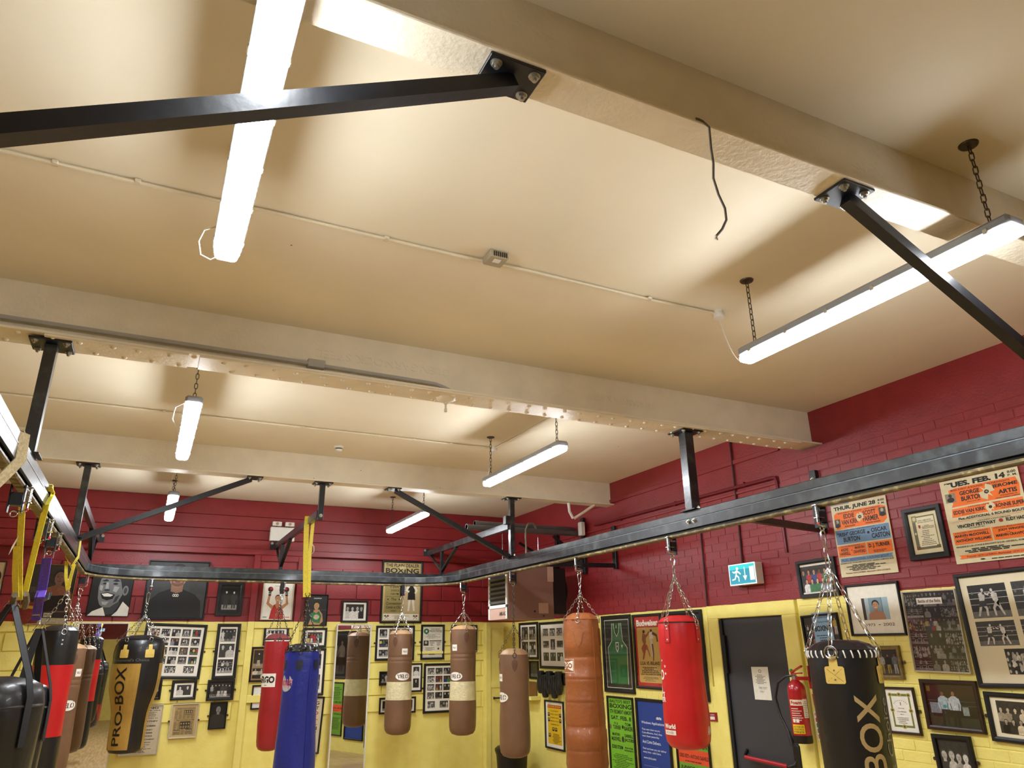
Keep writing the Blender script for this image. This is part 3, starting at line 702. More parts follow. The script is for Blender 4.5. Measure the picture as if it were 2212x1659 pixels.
# ------------------------------------------------------------------ punch bags
def leather(name, c, rough=.42, bump=.25, var=.12, coat=.1): return mat(name, c, rough, var=var, scale=5, bump=bump, bscale=22, coat=coat)
VELOB = leather('brown_bag_leather', '73543C', .45)
TANB = leather('tan_bag_leather', '8E5129', .4, .45)
REDB = leather('bright_red_vinyl', 'C31A20', .35, .12)
DRED = leather('dark_red_vinyl', '9A1D24', .38, .3)
BLUEB = leather('royal_blue_vinyl', '1C2A86', .36, .5)
BLKB = leather('black_bag_vinyl', '131417', .36, .25)
GOLDB = leather('gold_vinyl', 'A9853C', .32, .15, .15)
GOLDT = leather('gold_tab', 'D2B45C', .4, .1)
TAPE = mat('crumpled_silver_tape', 'DDD3A8', .38, .1, var=.12, scale=14, bump=.8, bscale=38)
PALEL = leather('pale_bag_top', 'A8845E', .45)
CAPBAND = mat('white_piping', 'D8CFC4', .5, var=.05)
WHITE = S('ECE6DA')

def face_az(x, y): return math.atan2(-y, -x)             # direction from the bag towards the room's viewing side
def rfun(prof):
    pr = sorted(((z, r) for r, z in prof))
    def f(z):
        for (z0, r0), (z1, r1) in zip(pr, pr[1:]):
            if z0 <= z <= z1 and z1 > z0: return r0+(r1-r0)*(z-z0)/(z1-z0)
        return pr[0][1] if z < pr[0][0] else pr[-1][1]
    return f
def wrapper(bg, deg, zc, w, h, eps=.0015):
    rf, x, y, L0 = bg['rf'], bg['x'], bg['y'], bg['root'].location
    r0 = rf(zc); az = face_az(x, y)+math.radians(deg)
    def W(u, v, l):
        z = zc+v-h/2; a = az+(u-w/2)/r0; r = rf(z)+eps+l
        return Vector((x+r*math.cos(a), y+r*math.sin(a), z))-L0
    return W
def bag(x, y, z0, rim, dome, rt, rb, m_, label, join, n=4, off=0, cap=None, chm=CHROME, top=None, prof=None, seams=(), folds=.0, carab=True, pitch=.03, name='punch_bag', strands=True, group=None, wd=.009, hang=True):
    root = thing(name, (x, y, z0), label, 'punch bag', group or 'punch bags hung from the rail')
    if prof is None:
        H = rim-z0; prof = [(0, z0), (rb*.5, z0+.006), (rb*.8, z0+.024), (rb*.95, z0+.06), (rb, z0+.11)]
        for k in range(1, 13):
            t_ = k/13; z = z0+.11+(H-.11-.02)*t_; prof.append((rb+(rt-rb)*t_+.004*math.sin(t_*9), z))
        prof += [(rt, rim-.02), (rt*.985, rim)]
    for zs in seams:
        prof = [q for q in prof if abs(q[1]-zs) > .032]+[(rb+(rt-rb)*(zs-z0)/(rim-z0)-d, zs+e) for d, e in ((0, -.03), (0, -.007), (.003, 0), (0, .007), (0, .03))]
        prof.sort(key=lambda q: (q[1], 0))
    fn = None
    if folds:
        ph = x*7
        def fn(th, r, z): return r*(1+folds*max(0, min(1, (z-rim+.30)/.28))*(math.cos(9*th+ph)+.5*math.cos(17*th+ph*2))+folds*.3*math.cos(3*th+z*9))
    bg = dict(root=root, x=x, y=y, rf=rfun(prof), rim=rim, z0=z0)
    body = MB().lathe(prof, (x, y), 36, fn).build('body', m_, root, ang=60); bg['body'] = body
    r_ = prof[-1][0]
    MB().lathe([(r_, rim), (r_*1.01, rim+.006), (r_*.93, rim+.014), (r_*.8, rim+(dome-rim)*.6), (r_*.5, dome-.004), (0, dome)], (x, y), 36,
               (lambda th, r, z: r*(1+.04*math.cos(11*th+x)*(1 if r > .06 else 0)))).build('top_cap', cap or m_, root, ang=60)
    if strands:
        az = face_az(x, y); J = Vector((x, y, join))
        for k in range(n):
            a = az+math.radians(off+360*k/n); d = Vector((math.cos(a), math.sin(a), 0))
            e = Vector((x, y, rim-.045))+d*(bg['rf'](rim-.045)+.006)
            top_ = Vector((x, y, rim+.02))+d*(r_*1.03)
            chain(MB(), J, top_, pitch, wd).build('chain', chm, root)
            MB().tube(ringpts(e+Vector((0, 0, .04)), .02, d, 10, 1.25), .0036, 5, True).build('ring', chm, root)
        if hang:
            zt = ZK-.165
            if carab:
                cb = min(.14, (zt-join)*.5)
                MB().tube([(x, y-.004, zt), (x-.012, y, zt-.004), (x-.02, y, zt-.02), (x-.010, y, zt-cb+.012), (x, y, zt-cb), (x+.010, y, zt-cb+.012), (x+.02, y, zt-.02), (x+.012, y, zt-.004)], .0048, 6, True).build('carabiner', CHROME, root)
                zt -= cb
            if zt-join > .02: chain(MB(), (x, y, zt+.006), J, pitch*1.15, wd*1.15, .0034).build('hanging_chain', chm, root)
    return bg
def patch(bg, deg, z, shape, c, name='tab', eps=.004, m_=None, draw=None, cut=.03):
    w = max(a for a, b in shape); h = max(b for a, b in shape); P = Paint(w, h, False); P.poly(shape, c)
    if draw: draw(P)
    return P.build(name, bg['root'], m_ or INK, wrap=wrapper(bg, deg, z, w, h, eps), cut=cut)
def tabs(bg, n, off, shape, c, dz, **k):
    for i in range(n): patch(bg, off+360*i/n, bg['rim']-dz, shape, c, **k)
LEAF = [(.0, .085), (.012, .03), (.035, 0), (.058, .03), (.07, .085), (.06, .115), (.035, .13), (.01, .115)]
def velo(bg, z, deg, small_z, small_deg, sc_=1.0):
    w, h = .21*sc_, .11*sc_; P = Paint(w, h, False); P.ell(w/2, h/2, w/2, h/2, '2A1A12', 24); P.ell(w/2, h/2, w*.485, h*.47, WHITE, 24)
    P.text('VELO', w*.13, h*.27, w*.87, h*.73, '17130F', .03); P.build('logo', bg['root'], INK, wrap=wrapper(bg, deg, z, w, h), cut=.02)
    w, h = .08, .076; P = Paint(w, h, False); P.rect(0, 0, w, h, WHITE); P.text('VELO', w*.14, h*.35, w*.86, h*.65, '2A2420', .02)
    P.build('label', bg['root'], INK, wrap=wrapper(bg, small_deg, small_z, w, h), cut=.02)
def band(bg, z0, z1, m_, name, e=.0025, n=36):
    pr = [(bg['rf'](z0)-.001, z0-.002)]+[(bg['rf'](z0+(z1-z0)*k/6)+e, z0+(z1-z0)*k/6) for k in range(7)]+[(bg['rf'](z1)-.001, z1+.002)]
    return MB().lathe(pr, (bg['x'], bg['y']), n).build(name, m_, bg['root'])
BR = S('5E3A25')

# right run --------------------------------------------------------------------------
b1 = bag(RX, 3.31, .32, 1.775, 1.835, .195, .2, BLKB, 'black punch bag with gold tabs and white laced top, in front of the framed fights', 2.26, 4, -17, pitch=.052, wd=.012, folds=.008)
GT = [(.03, 0), (.105, 0), (.112, .008), (.112, .085), (.105, .093), (.082, .095), (.08, .15), (.035, .15), (.033, .095), (.01, .093), (.003, .085), (.003, .008), (.01, 0)]
def gtd(P):
    for a in (((.016, .013), (.1, .08)), ((.016, .08), (.1, .013))): P.limb(list(a), .002, .002, '7A642C')
    P.ell(.0575, .072, .005, .005, '6A5A30'); P.ell(.0575, .022, .005, .005, '6A5A30')
tabs(b1, 4, -17, GT, S('D2B45C'), .105, draw=gtd)
az = face_az(b1['x'], b1['y'])
lace = MB()
for k in range(30):
    a = az+math.radians(12*k+3); r = b1['rf'](1.74)
    pts = [Vector((b1['x']+(r+.006*math.sin(math.pi*i/5)+.002)*math.cos(a+(.02-.008*i)), b1['y']+(r+.006*math.sin(math.pi*i/5)+.002)*math.sin(a+(.02-.008*i)), 1.735+.04*i/5)) for i in range(6)]
    lace.tube(pts, .0042, 5)
lace.build('lacing', mat('white_lace', 'E4E0D2', .7), b1['root'])
for k in range(4):
    a = az+math.radians(-17+90*k); d = Vector((math.cos(a), math.sin(a), 0))
    MB().tube(ringpts(Vector((b1['x'], b1['y'], 1.765))+d*.207, .036, d, 14), .0048, 6, True).build('ring', CHROME, b1['root'])
def vtext(bg, t, deg, z, w, h, c, m_=INK, bold=.02, eps=.002):
    P = Paint(w, h, False); P.text(t, 0, 0, w, h, c, bold, rot=True); return P.build('lettering', bg['root'], m_, wrap=wrapper(bg, deg, z, w, h, eps), cut=.025)
vtext(b1, 'PRO-BOX', 26, 1.12, .13, .84, S('A98F5E'), bold=.015)
vtext(b1, "Professional's Choice", 62, 1.06, .055, .92, S('8A8680'), bold=.0)

b2 = bag(RX, 4.845, 1.075, 1.985, 2.04, .160, .17, REDB, 'bright red punch bag with white star print beside the fire exit door', 2.34, 4, -34, pitch=.034)
ST = [(.0, 0), (.042, 0), (.042, .12), (.036, .135), (.006, .135), (0, .12)]
def std(P): P.poly([(.004, .004), (.038, .004), (.038, .117), (.033, .130), (.009, .130), (.004, .117)], 'C8242A'); P.ell(.021, .105, .006, .006, 'D9C9C0'); P.ell(.021, .025, .006, .006, 'D9C9C0'); P.rect(.004, .004, .038, .006, '8C1216'); P.rect(.004, .09, .038, .092, '8C1216')
for dg in (-34, 56, 146, -124): patch(b2, dg, 1.90, ST, S('7E1014'), draw=std)
band(b2, 1.978, 1.984, BLACKP, 'seam_piping', .002)
for k in range(7):
    a = math.radians(200-k*36); P = Paint(.26, .36, False); P.star(.13+.105*math.cos(a)*1.0, .255+.085*math.sin(a), .013, WHITE)
    P.build('star', b2['root'], INK, wrap=wrapper(b2, -88, 1.56, .26, .36), cut=.03)
P = Paint(.26, .36, False); P.text('PRO', .05, .185, .21, .26, WHITE, .03); P.limb([(.12, .17), (.17, .09), (.2, .1), (.19, .05)], .02, .012, WHITE); P.text('BOXER', .06, .03, .22, .065, WHITE, .02)
P.build('maker_print', b2['root'], INK, wrap=wrapper(b2, -88, 1.56, .26, .36), cut=.03)
P = Paint(.12, .075, False); P.text('World', 0, .042, .12, .075, WHITE, .05); P.rect(0, 0, .12, .032, WHITE); P.text('BOXER', .02, .008, .1, .024, '8A6A64', .0)
P.build('world_print', b2['root'], INK, wrap=wrapper(b2, -50, 1.225, .12, .075), cut=.03)
P = Paint(.1, .09, False); P.text('AWARD', 0, .03, .1, .09, WHITE, .03); P.build('side_print', b2['root'], INK, wrap=wrapper(b2, 75, 1.2, .1, .09), cut=.03)

b3 = bag(RX, 6.33, .70, 2.055, 2.125, .166, .195, TANB, 'large tan leather punch bag with stitched panels beside the green vest', 2.30, 4, -12, pitch=.03, folds=.03, seams=(.93, 1.13, 1.33, 1.53, 1.72))
tabs(b3, 4, -12, [(0, .13), (.012, .05), (.045, 0), (.078, .05), (.09, .13), (.07, .16), (.045, .17), (.02, .16)], S('8E5328'), .16, draw=lambda P: P.limb([(.004, .13), (.016, .052), (.045, .006), (.074, .052), (.086, .13)], .002, .002, '5A3016'))
P = Paint(.2, .12, False); P.rect(0, 0, .2, .12, '9A5C30'); P.rect(0, 0, .2, .003, WHITE); P.rect(0, .117, .2, .12, WHITE); P.rect(0, 0, .003, .12, WHITE); P.rect(.197, 0, .2, .12, WHITE)
P.poly([(.012, .02), (.1, .04), (.188, .015), (.188, .108), (.1, .085), (.012, .105)], WHITE); P.text('ERGO', .02, .038, .18, .085, '8A4F28', .05)
P.build('logo_patch', b3['root'], INK, wrap=wrapper(b3, -62, 1.645, .2, .12), cut=.025)
MB().tube([Vector((b3['x']+(b3['rf'](z)+.002)*math.cos(face_az(RX, 6.33)+math.radians(38)), b3['y']+(b3['rf'](z)+.002)*math.sin(face_az(RX, 6.33)+math.radians(38)), z)) for z in [.85+.06*i for i in range(20)]], .004, 5).build('side_seam', TANB, b3['root'])

b4 = bag(RX, 7.83, .69, 1.735, 1.805, .163, .167, VELOB, 'plain brown punch bag on a long chain beside the pale heater', 2.05, 4, 2, cap=PALEL, chm=DKCHAIN, carab=False)
tabs(b4, 4, 2, LEAF, BR, .11); velo(b4, 1.30, -62, 1.50, -66)
b5 = bag(RX, 9.35, .775, 2.04, 2.10, .165, .17, VELOB, 'brown punch bag wrapped in silver tape, hung on the straight end of the track', 2.28, 4, 14, cap=PALEL, seams=(1.69, 1.74))
tabs(b5, 4, 14, LEAF, BR, .10); velo(b5, 1.475, -38, 1.82, -42); band(b5, 1.19, 1.41, TAPE, 'tape_band')
# back run
b6 = bag(3.2, BY, .75, 2.0, 2.06, .160, .175, VELOB, 'brown punch bag wrapped in silver tape, hung before the tan boxing poster', 2.28, 4, -26, cap=PALEL, seams=(1.66, 1.71))
tabs(b6, 4, -26, LEAF, BR, .10); velo(b6, 1.47, 18, 1.78, 22); band(b6, 1.18, 1.40, TAPE, 'tape_band')
b7 = bag(1.565, BY, .665, 1.95, 2.02, .150, .140, DRED, 'dark red punch bag with a white logo label, behind the blue bag', 2.36, 4, 10, chm=DKCHAIN, folds=.02, cap=leather('dusty_red_cap', '7E3A3C'))
band(b7, 1.925, 1.938, CAPBAND, 'white_trim', .002); band(b7, 1.94, 1.952, BLACKP, 'black_trim', .002)
P = Paint(.25, .155, False); P.rect(0, 0, .25, .155, WHITE); P.text('ERGO', .012, .045, .238, .125, '15120F', .05); P.rect(.105, .018, .145, .024, '444444')
P.build('logo_label', b7['root'], INK, wrap=wrapper(b7, -42, 1.47, .25, .155), cut=.025)
zs = .745
bp = [(0, zs), (.1, zs+.004), (.16, zs+.016), (.183, zs+.05), (.187, .9), (.187, 1.05), (.192, 1.15), (.208, 1.24), (.235, 1.33), (.258, 1.43), (.266, 1.53), (.267, 1.66), (.268, 1.80), (.262, 1.88), (.245, 1.935), (.22, 1.96)]
b8 = bag(0, BY, zs, 1.96, 2.01, .22, .187, BLKB, 'black and gold uppercut punch bag with lettering down its side', 2.235, 6, -36, prof=bp, folds=.006)
for dg in (-36, 24, 84, 144, 204, 264): patch(b8, dg, 1.83, [(a*.95, b*.95) for a, b in GT], S('D2B45C'), draw=None)
gw = .20
for dg, w_ in ((-47, .40), (88, .22), (175, .3)):
    P = Paint(w_, .90, False); P.rect(0, 0, w_, .90, S('A9853C')); P.build('gold_panel', b8['root'], GOLDB, wrap=wrapper(b8, dg, 1.245, w_, .90, .003), cut=.035)
vtext(b8, 'PRO-BOX', -36, 1.25, .10, .82, S('15120E'), bold=.015, eps=.005)
P = Paint(.44, .03, False); P.text("Professional's Choice", 0, 0, .44, .03, S('6A6862'), .0); P.build('lettering', b8['root'], INK, wrap=wrapper(b8, -22, 1.735, .44, .03), cut=.03)

# blue bag on a yellow sling from the middle wall arm
b9 = bag(1.565, 8.33, .42, 1.80, 1.885, .172, .208, BLUEB, 'royal blue punch bag hung on a long yellow sling', 2.30, 4, -8, cap=BLKB, chm=DKCHAIN, folds=.035, hang=False, group='punch bags hung on slings')
tabs(b9, 6, -8, [(.0, .10), (.0, .03), (.02, 0), (.05, 0), (.07, .03), (.07, .10)], S('1A2038'), .13)
for k in range(7):
    a = 2*math.pi*k/7; MB().ball((1.565+.12*math.cos(a), 8.33+.12*math.sin(a), 1.825), .05, 8).build('gathered_fold', BLKB, b9['root'])
P = Paint(.17, .17, False); P.ell(.085, .085, .08, .083, 'B9B9BC', 22); P.poly([(.0, .05), (.13, .035), (.17, .12), (.03, .125)], 'C8A0A8'); P.text('RITES', .015, .06, .155, .11, 'A83848', .03)
P.build('badge', b9['root'], INK, wrap=wrapper(b9, -52, 1.50, .17, .17), cut=.03)
a = face_az(1.565, 8.33)+math.radians(28)
MB().tube([Vector((1.565+(b9['rf'](z)+.003)*math.cos(a), 8.33+(b9['rf'](z)+.003)*math.sin(a), z)) for z in [.6+.06*i for i in range(20)]], .004, 5).build('side_seam', BLUEB, b9['root'])
YEL = mat('yellow_webbing', 'EADA4A', .6, var=.1, scale=60, bump=.3, bscale=200)
t = thing('webbing_sling', (1.565, 8.33, 2.3), 'long bright yellow webbing sling looped over the middle wall arm', 'sling')
ax_ = 1.525
MB().tube([(ax_-.03, 8.33, 3.23), (ax_+.03, 8.33, 3.23)], .006, 5).build('loop_top', YEL, t)
mb = MB(); ribbon(mb, [(ax_-.032, 8.33, 3.235), (ax_-.034, 8.33, 3.12), (ax_-.015, 8.33, 2.8), (1.545, 8.33, 2.36)], .055, .003, (1, -.3, 0)); mb.build('strap', YEL, t)
mb = MB(); ribbon(mb, [(ax_+.032, 8.33, 3.235), (ax_+.034, 8.33, 3.12), (ax_+.028, 8.33, 2.8), (1.58, 8.33, 2.36)], .045, .003, (1, .5, 0)); mb.build('strap', YEL, t)
mb = MB(); ribbon(mb, [(ax_+.03, 8.30, 2.93), (ax_+.06, 8.30, 2.90), (ax_+.065, 8.30, 2.85), (ax_+.05, 8.30, 2.82)], .03, .002, (0, 1, 0)); mb.build('care_tag', PVCW, t)
mb = MB(); chain(mb, (1.55, 8.33, 2.40), (1.563, 8.33, 2.295), .03, .012, .004); chain(mb, (1.58, 8.33, 2.40), (1.567, 8.33, 2.295), .03, .012, .004); mb.build('shackle', DKCHAIN, t)

# left run -------------------------------------------------------------------------
bl1 = bag(LX, 9.62, .60, 1.86, 1.92, .162, .17, VELOB, 'brown punch bag hung nearest the corner in front of the wall mirror', 2.34, 4, 20, cap=PALEL, seams=(1.5, 1.55))
tabs(bl1, 4, 20, LEAF, BR, .10); velo(bl1, 1.30, 28, 1.62, 50)
bl2 = bag(LX+.01, 8.05, .48, 2.005, 2.06, .157, .165, BLKB, 'black and red banded punch bag with rivet straps', 2.36, 3, 12, chm=CHROME, folds=.012, carab=False, pitch=.042, wd=.011)
band(bl2, 1.14, 1.72, REDB, 'red_band')
def rv(P): P.ell(.022, .10, .007, .007, 'D0D0D0'); P.ell(.022, .065, .007, .007, 'D0D0D0')
for dg in (12, 132, 252): patch(bl2, dg, 1.905, [(0, 0), (.044, 0), (.044, .15), (0, .15)], S('0D0D0F'), draw=rv)
# two bags on black webbing straps
def strap_bag(x, y, z0, z1, r, label, join, spread, red=True):
    root = thing('strap_punch_bag', (x, y, z0), label, 'punch bag', 'punch bags hung on slings')
    prof = [(0, z0), (r*.6, z0+.01), (r*.85, z0+.05), (r*.92, z0+.15), (r*.97, z0+.5), (r, z1-.22), (r, z1-.12), (r*.96, z1-.07), (r*.9, z1-.02), (r*.7, z1+.01), (r*.3, z1+.03), (0, z1+.032)]
    MB().lathe(prof, (x, y), 36, lambda th, rr, z: rr*(1+.02*math.cos(5*th+z*4))).build('body', BLKB, root, ang=60)
    bg = dict(root=root, x=x, y=y, rf=rfun(prof), rim=z1, z0=z0)
    MB().lathe([(bg['rf'](z1-.13)+.001, z1-.135), (bg['rf'](z1-.13)+.006, z1-.128), (bg['rf'](z1-.12)+.001, z1-.12)], (x, y), 36).build('piping', BLKB, root)
    if red: band(bg, z0+.12, z0+.40, DRED, 'red_band', .003)
    WEB = mat('black_webbing', '141519', .7, var=.2, scale=80)
    az = face_az(x, y)
    for k in range(4):
        a = az+math.radians(spread+90*k); d = Vector((math.cos(a), math.sin(a), 0)); sd = Vector((-d.y, d.x, 0)); c = Vector((x, y, 0))
        mb = MB(); ribbon(mb, [c+d*.015+Vector((0, 0, join)), c+d*(r*.9)+Vector((0, 0, z1+.02)), c+d*(r+.006)+Vector((0, 0, z1-.08)), c+d*(r+.008)+Vector((0, 0, z1-.34))], .045, .004, sd); mb.build('strap', WEB, root)
    ring = [Vector((x, y, join-.01))+Vector((math.sin(-YAW+.7)*0+a_*math.cos(.5), -a_*math.sin(.5), b_)) for a_, b_ in ((-.05, 0), (.05, 0), (0, .06))]
    MB().tube(ring, .0045, 6, True).build('triangle_ring', CHROME, root)
    return bg
s1 = strap_bag(-.735, 5.42, .55, 1.665, .265, 'big black strapped punch bag with a red lower band, hung by a yellow sling', 2.10, -48)
s2 = strap_bag(-.66, 6.32, .7, 1.60, .15, 'slim black strapped punch bag hung by the purple sling', 1.985, -20, False)
# slings of the left run
t = thing('webbing_sling', (LX, 5.36, 2.1), 'yellow and black webbing sling knotted round the rail above the big strapped bag', 'sling')
e = .045
for nm, pts in (('strap', [onX(106, 1052, LX+e), onX(112, 1066, LX+e), onX(100, 1090, LX+e), onX(75, 1190, LX), onX(52, 1290, LX-.02)]),
                ('strap', [onX(48, 1075, LX-e), onX(47, 1110, LX-e), onX(42, 1200, LX-.03), onX(42, 1296, LX-.03)]),
                ('strap', [onX(36, 1180, LX-.05), onX(33, 1240, LX-.05), onX(34, 1290, LX-.04)])):
    mb = MB(); ribbon(mb, pts, .046, .004, (.75, -.6, 0)); mb.build(nm, YEL, t)
y_ = 5.36
mb = MB(); ribbon(mb, [(LX+e, y_, ZT-.02), (LX+e, y_, ZB-.01), (LX, y_-.03, ZB-.03), (LX-e, y_-.05, ZB-.02), (LX-e-.004, y_-.05, ZT-.02), (LX-e, y_-.04, ZT+.006), (LX+e, y_, ZT+.006), (LX+e+.004, y_, ZT-.02)], .045, .004, (0, 1, 0)); mb.build('rail_loop', YEL, t)
mb = MB(); ribbon(mb, [onX(46, 1122, LX-e-.012), onX(44, 1180, LX-.045)], .05, .006, (.75, -.6, 0)); mb.build('wear_sleeve', BLACKP, t)
mb = MB(); ribbon(mb, [onX(43, 1196, LX-.045), onX(42, 1222, LX-.042)], .048, .006, (.75, -.6, 0)); mb.build('wear_sleeve', BLACKP, t)
mb = MB(); ribbon(mb, [onX(37, 1165, LX-.05), onX(22, 1190, LX-.07)], .05, .002, (.2, -.5, .8)); mb.build('care_tag', PVCW, t)
KNOT = mat('frayed_rope', '6E6350', .8, var=.2, scale=40, bump=.4)
MB().tube([onX(32, 1285, LX-.03), onX(28, 1300, LX-.05), onX(31, 1315, LX-.045)], .018, 7).tube([onX(56, 1283, LX-.0), onX(58, 1298, LX-.0), onX(53, 1312, LX-.02)], .018, 7).build('hook', KNOT, t)
t = thing('webbing_sling', (LX, 6.2, 2.0), 'purple webbing sling with a paper tag hung from a shackle', 'sling')
PUR = mat('purple_webbing', '5B3FA8', .55, var=.15, scale=60, bump=.2, bscale=120)
pp = [onX(x, y, X_) for x, y, X_ in ((104, 1205, LX), (99, 1240, LX), (93, 1275, LX), (88, 1290, LX+.01), (84, 1315, LX), (80, 1340, LX))]
mb = MB(); ribbon(mb, pp, .055, .005, (.8, -.5, 0)); mb.build('strap', PUR, t)
mb = MB(); ribbon(mb, [q+Vector((-.02, .05, 0)) for q in pp], .05, .005, (.8, -.3, 0)); mb.build('strap', PUR, t)
mb = MB(); ribbon(mb, [onX(95, 1293, LX+.02), onX(103, 1289, LX+.05), onX(110, 1286, LX+.08)], .05, .002, (.1, -.3, .9)); mb.build('care_tag', mat('blue_white_tag', 'C6D6E0', .5, c2='3F7FA8', lo=.5, hi=.52, scale=9), t)
s_ = onX(106, 1197, LX)
MB().tube([s_+Vector((-.03, .02, -.03)), s_+Vector((-.03, .02, .07)), s_+Vector((.0, 0, .10)), s_+Vector((.03, -.02, .07)), s_+Vector((.03, -.02, -.03))], .005, 6).tube([s_+Vector((-.045, .03, .06)), s_+Vector((.045, -.03, .06))], .005, 6).tube([s_+Vector((0, 0, .10)), Vector((LX, 6.25, ZB-.15))], .004, 6).build('shackle', CHROME, t)
MB().tube([onX(78, 1338, LX)+Vector((a_, -a_*.6, b_)) for a_, b_ in ((-.06, -.03), (.03, -.03), (.02, .03), (-.03, .03))], .005, 6, True).build('buckle', CHROME, t)
t = thing('webbing_sling', (LX, 8.0, 2.4), 'thin yellow strap knotted round the rail above the black and red bag', 'sling')
y_ = 7.95
for dy, off_ in ((0, 0), (.07, .008), (-.06, .004)):
    mb = MB(); ribbon(mb, [(LX+e, y_+dy, ZT), (LX+e+.006, y_+dy, ZB-.02), (LX+.01, y_+dy*.3, ZB-.10-off_*3), (LX-e, y_-dy, ZB-.03), (LX-e-.004, y_-dy, ZT), (LX, y_, ZT+.006), (LX+e, y_+dy, ZT+.004)], .03, .004, (0, 1, 0)); mb.build('rail_loop', YEL, t)
mb = MB(); ribbon(mb, [(LX+.03, y_, ZB-.09), (LX+.02, y_+.02, ZB-.2), (LX+.012, 8.03, 2.37)], .028, .004, (1, -.3, 0)); mb.build('strap', YEL, t)
mb = MB(); ribbon(mb, [(LX-.04, y_+.03, ZB-.06), (LX-.02, y_+.03, ZB-.2), (LX+.006, 8.05, 2.37)], .028, .004, (1, .3, 0)); mb.build('strap', YEL, t)
t = thing('webbing_sling', (LX, 4.0, 2.4), 'frayed beige webbing sling draped round the rail', 'sling')
BEI = mat('beige_webbing', 'B7A67C', .75, var=.25, scale=70, bump=.4, bscale=150)
y_ = 4.03
mb = MB(); ribbon(mb, [(LX+e, y_, ZT), (LX+e+.01, y_-.02, ZB), (LX+.02, y_-.10, ZB-.10), (LX-.05, y_-.25, ZB-.28), (LX-.14, y_-.42, ZB-.5)], .07, .006, (.5, .9, 0)); mb.build('strap', BEI, t)
mb = MB(); ribbon(mb, [(LX-e, y_, ZB), (LX-e-.004, y_, ZT), (LX, y_, ZT+.008), (LX+e, y_, ZT+.004)], .06, .005, (0, 1, 0)); mb.build('rail_loop', BEI, t)

trolley(RX, 3.31, (0, 1, 0), 'trolley with red knob carrying the black laced bag')
trolley(RX, 4.845, (0, 1, 0), 'trolley with spring pin carrying the bright red bag')
trolley(RX, 6.33, (0, 1, 0), 'trolley with spring pin carrying the tan leather bag')
trolley(RX, 7.83, (0, 1, 0), 'trolley with spring pin carrying the plain brown bag beside the heater')
trolley(RX, 9.35, (0, 1, 0), 'trolley carrying the taped brown bag on the straight end of the track')
trolley(3.2, BY, (-1, 0, 0), 'trolley carrying the taped brown bag before the tan boxing poster')
trolley(1.565, BY, (-1, 0, 0), 'trolley carrying the dark red bag')
trolley(0, BY, (-1, 0, 0), 'trolley carrying the black and gold uppercut bag')
trolley(LX, 9.62, (0, -1, 0), 'trolley with a long pin carrying the corner brown bag')
trolley(LX, 6.25, (0, -1, 0), 'trolley carrying the purple sling')
trolley(LX, 5.62, (0, -1, 0), 'empty trolley beside the yellow and black sling')
trolley(LX, 4.5, (0, -1, 0), 'empty trolley beside the frayed beige sling')
# ------------------------------------------------------------------ pictures on the walls
def wall_rect(wall, q):
    """pixels -> rectangle on a wall plane: (plane, u0, u1, z0, z1); bbox (x0,y0,x1,y1) or quad TL TR BR BL"""
    val = {'B': YB, 'P': YB-.075, 'Q': YB-.045, 'R': XW, 'T': XT}[wall]; back = wall in 'BPQ'
    f = (lambda x, y: onY(x, y, val)) if back else (lambda x, y: onX(x, y, val)); U = (lambda p: p.x) if back else (lambda p: -p.y)
    if len(q) == 4 and not isinstance(q[0], tuple):
        x0, y0, x1, y1 = q; cx, cy = (x0+x1)/2, (y0+y1)/2; W, H = x1-x0, y1-y0; V = VPX if back else VPY
        m_ = (cx-VPZ[0])/(cy-VPZ[1]); s_ = (cy-V[1])/(cx-V[0]); D = 1-abs(m_*s_)
        w_, h_ = (W-abs(m_)*H)/D, (H-abs(s_)*W)/D
        L, R_ = f(cx-w_/2, cy-s_*w_/2), f(cx+w_/2, cy+s_*w_/2); T, B_ = f(cx-m_*h_/2, cy-h_/2), f(cx+m_*h_/2, cy+h_/2)
        return val, back, U(L), U(R_), B_.z, T.z, 0
    TL, TR, BR_, BL = [f(*c) for c in q]
    tilt = ((TR.z-TL.z)/(U(TR)-U(TL))+(BR_.z-BL.z)/(U(BR_)-U(BL)))/2
    return val, back, (U(TL)+U(BL))/2, (U(TR)+U(BR_))/2, (BL.z+BR_.z)/2, (TL.z+TR.z)/2, max(-.05, min(.05, tilt))
ROTB = Matrix(((1, 0, 0), (0, 0, -1), (0, 1, 0)))
ROTR = Matrix(((0, 0, -1), (-1, 0, 0), (0, 1, 0)))
def on_wall(name, wall, q, label, cat, gap=.004, group=None):
    val, back, u0, u1, z0, z1, tilt = wall_rect(wall, q); w_, h_ = u1-u0, z1-z0; uc, zc = (u0+u1)/2, (z0+z1)/2
    loc = (uc, val-gap, zc) if back else (val-gap, -uc, zc)
    t = thing(name, loc, label, cat, group); t.rotation_euler = ((ROTB if back else ROTR) @ Matrix.Rotation(tilt, 3, 'Z')).to_euler()
    return t, w_, h_
def ringframe(w_, h_, fw, d):
    def loop(k, z): a, b = w_/2-k, h_/2-k; return [(-a, -b, z), (a, -b, z), (a, b, z), (-a, b, z)]
    loops = [loop(0, 0), loop(0, d*.8), loop(.003, d), (loop(fw*.6, d)), loop(fw-.002, d*.75), loop(fw, .004)]; vs = [p for L in loops for p in L]; fs = []
    for i in range(len(loops)-1): fs += [(i*4+k, i*4+(k+1) % 4, i*4+4+(k+1) % 4, i*4+4+k) for k in range(4)]
    return MB().add(vs, fs)
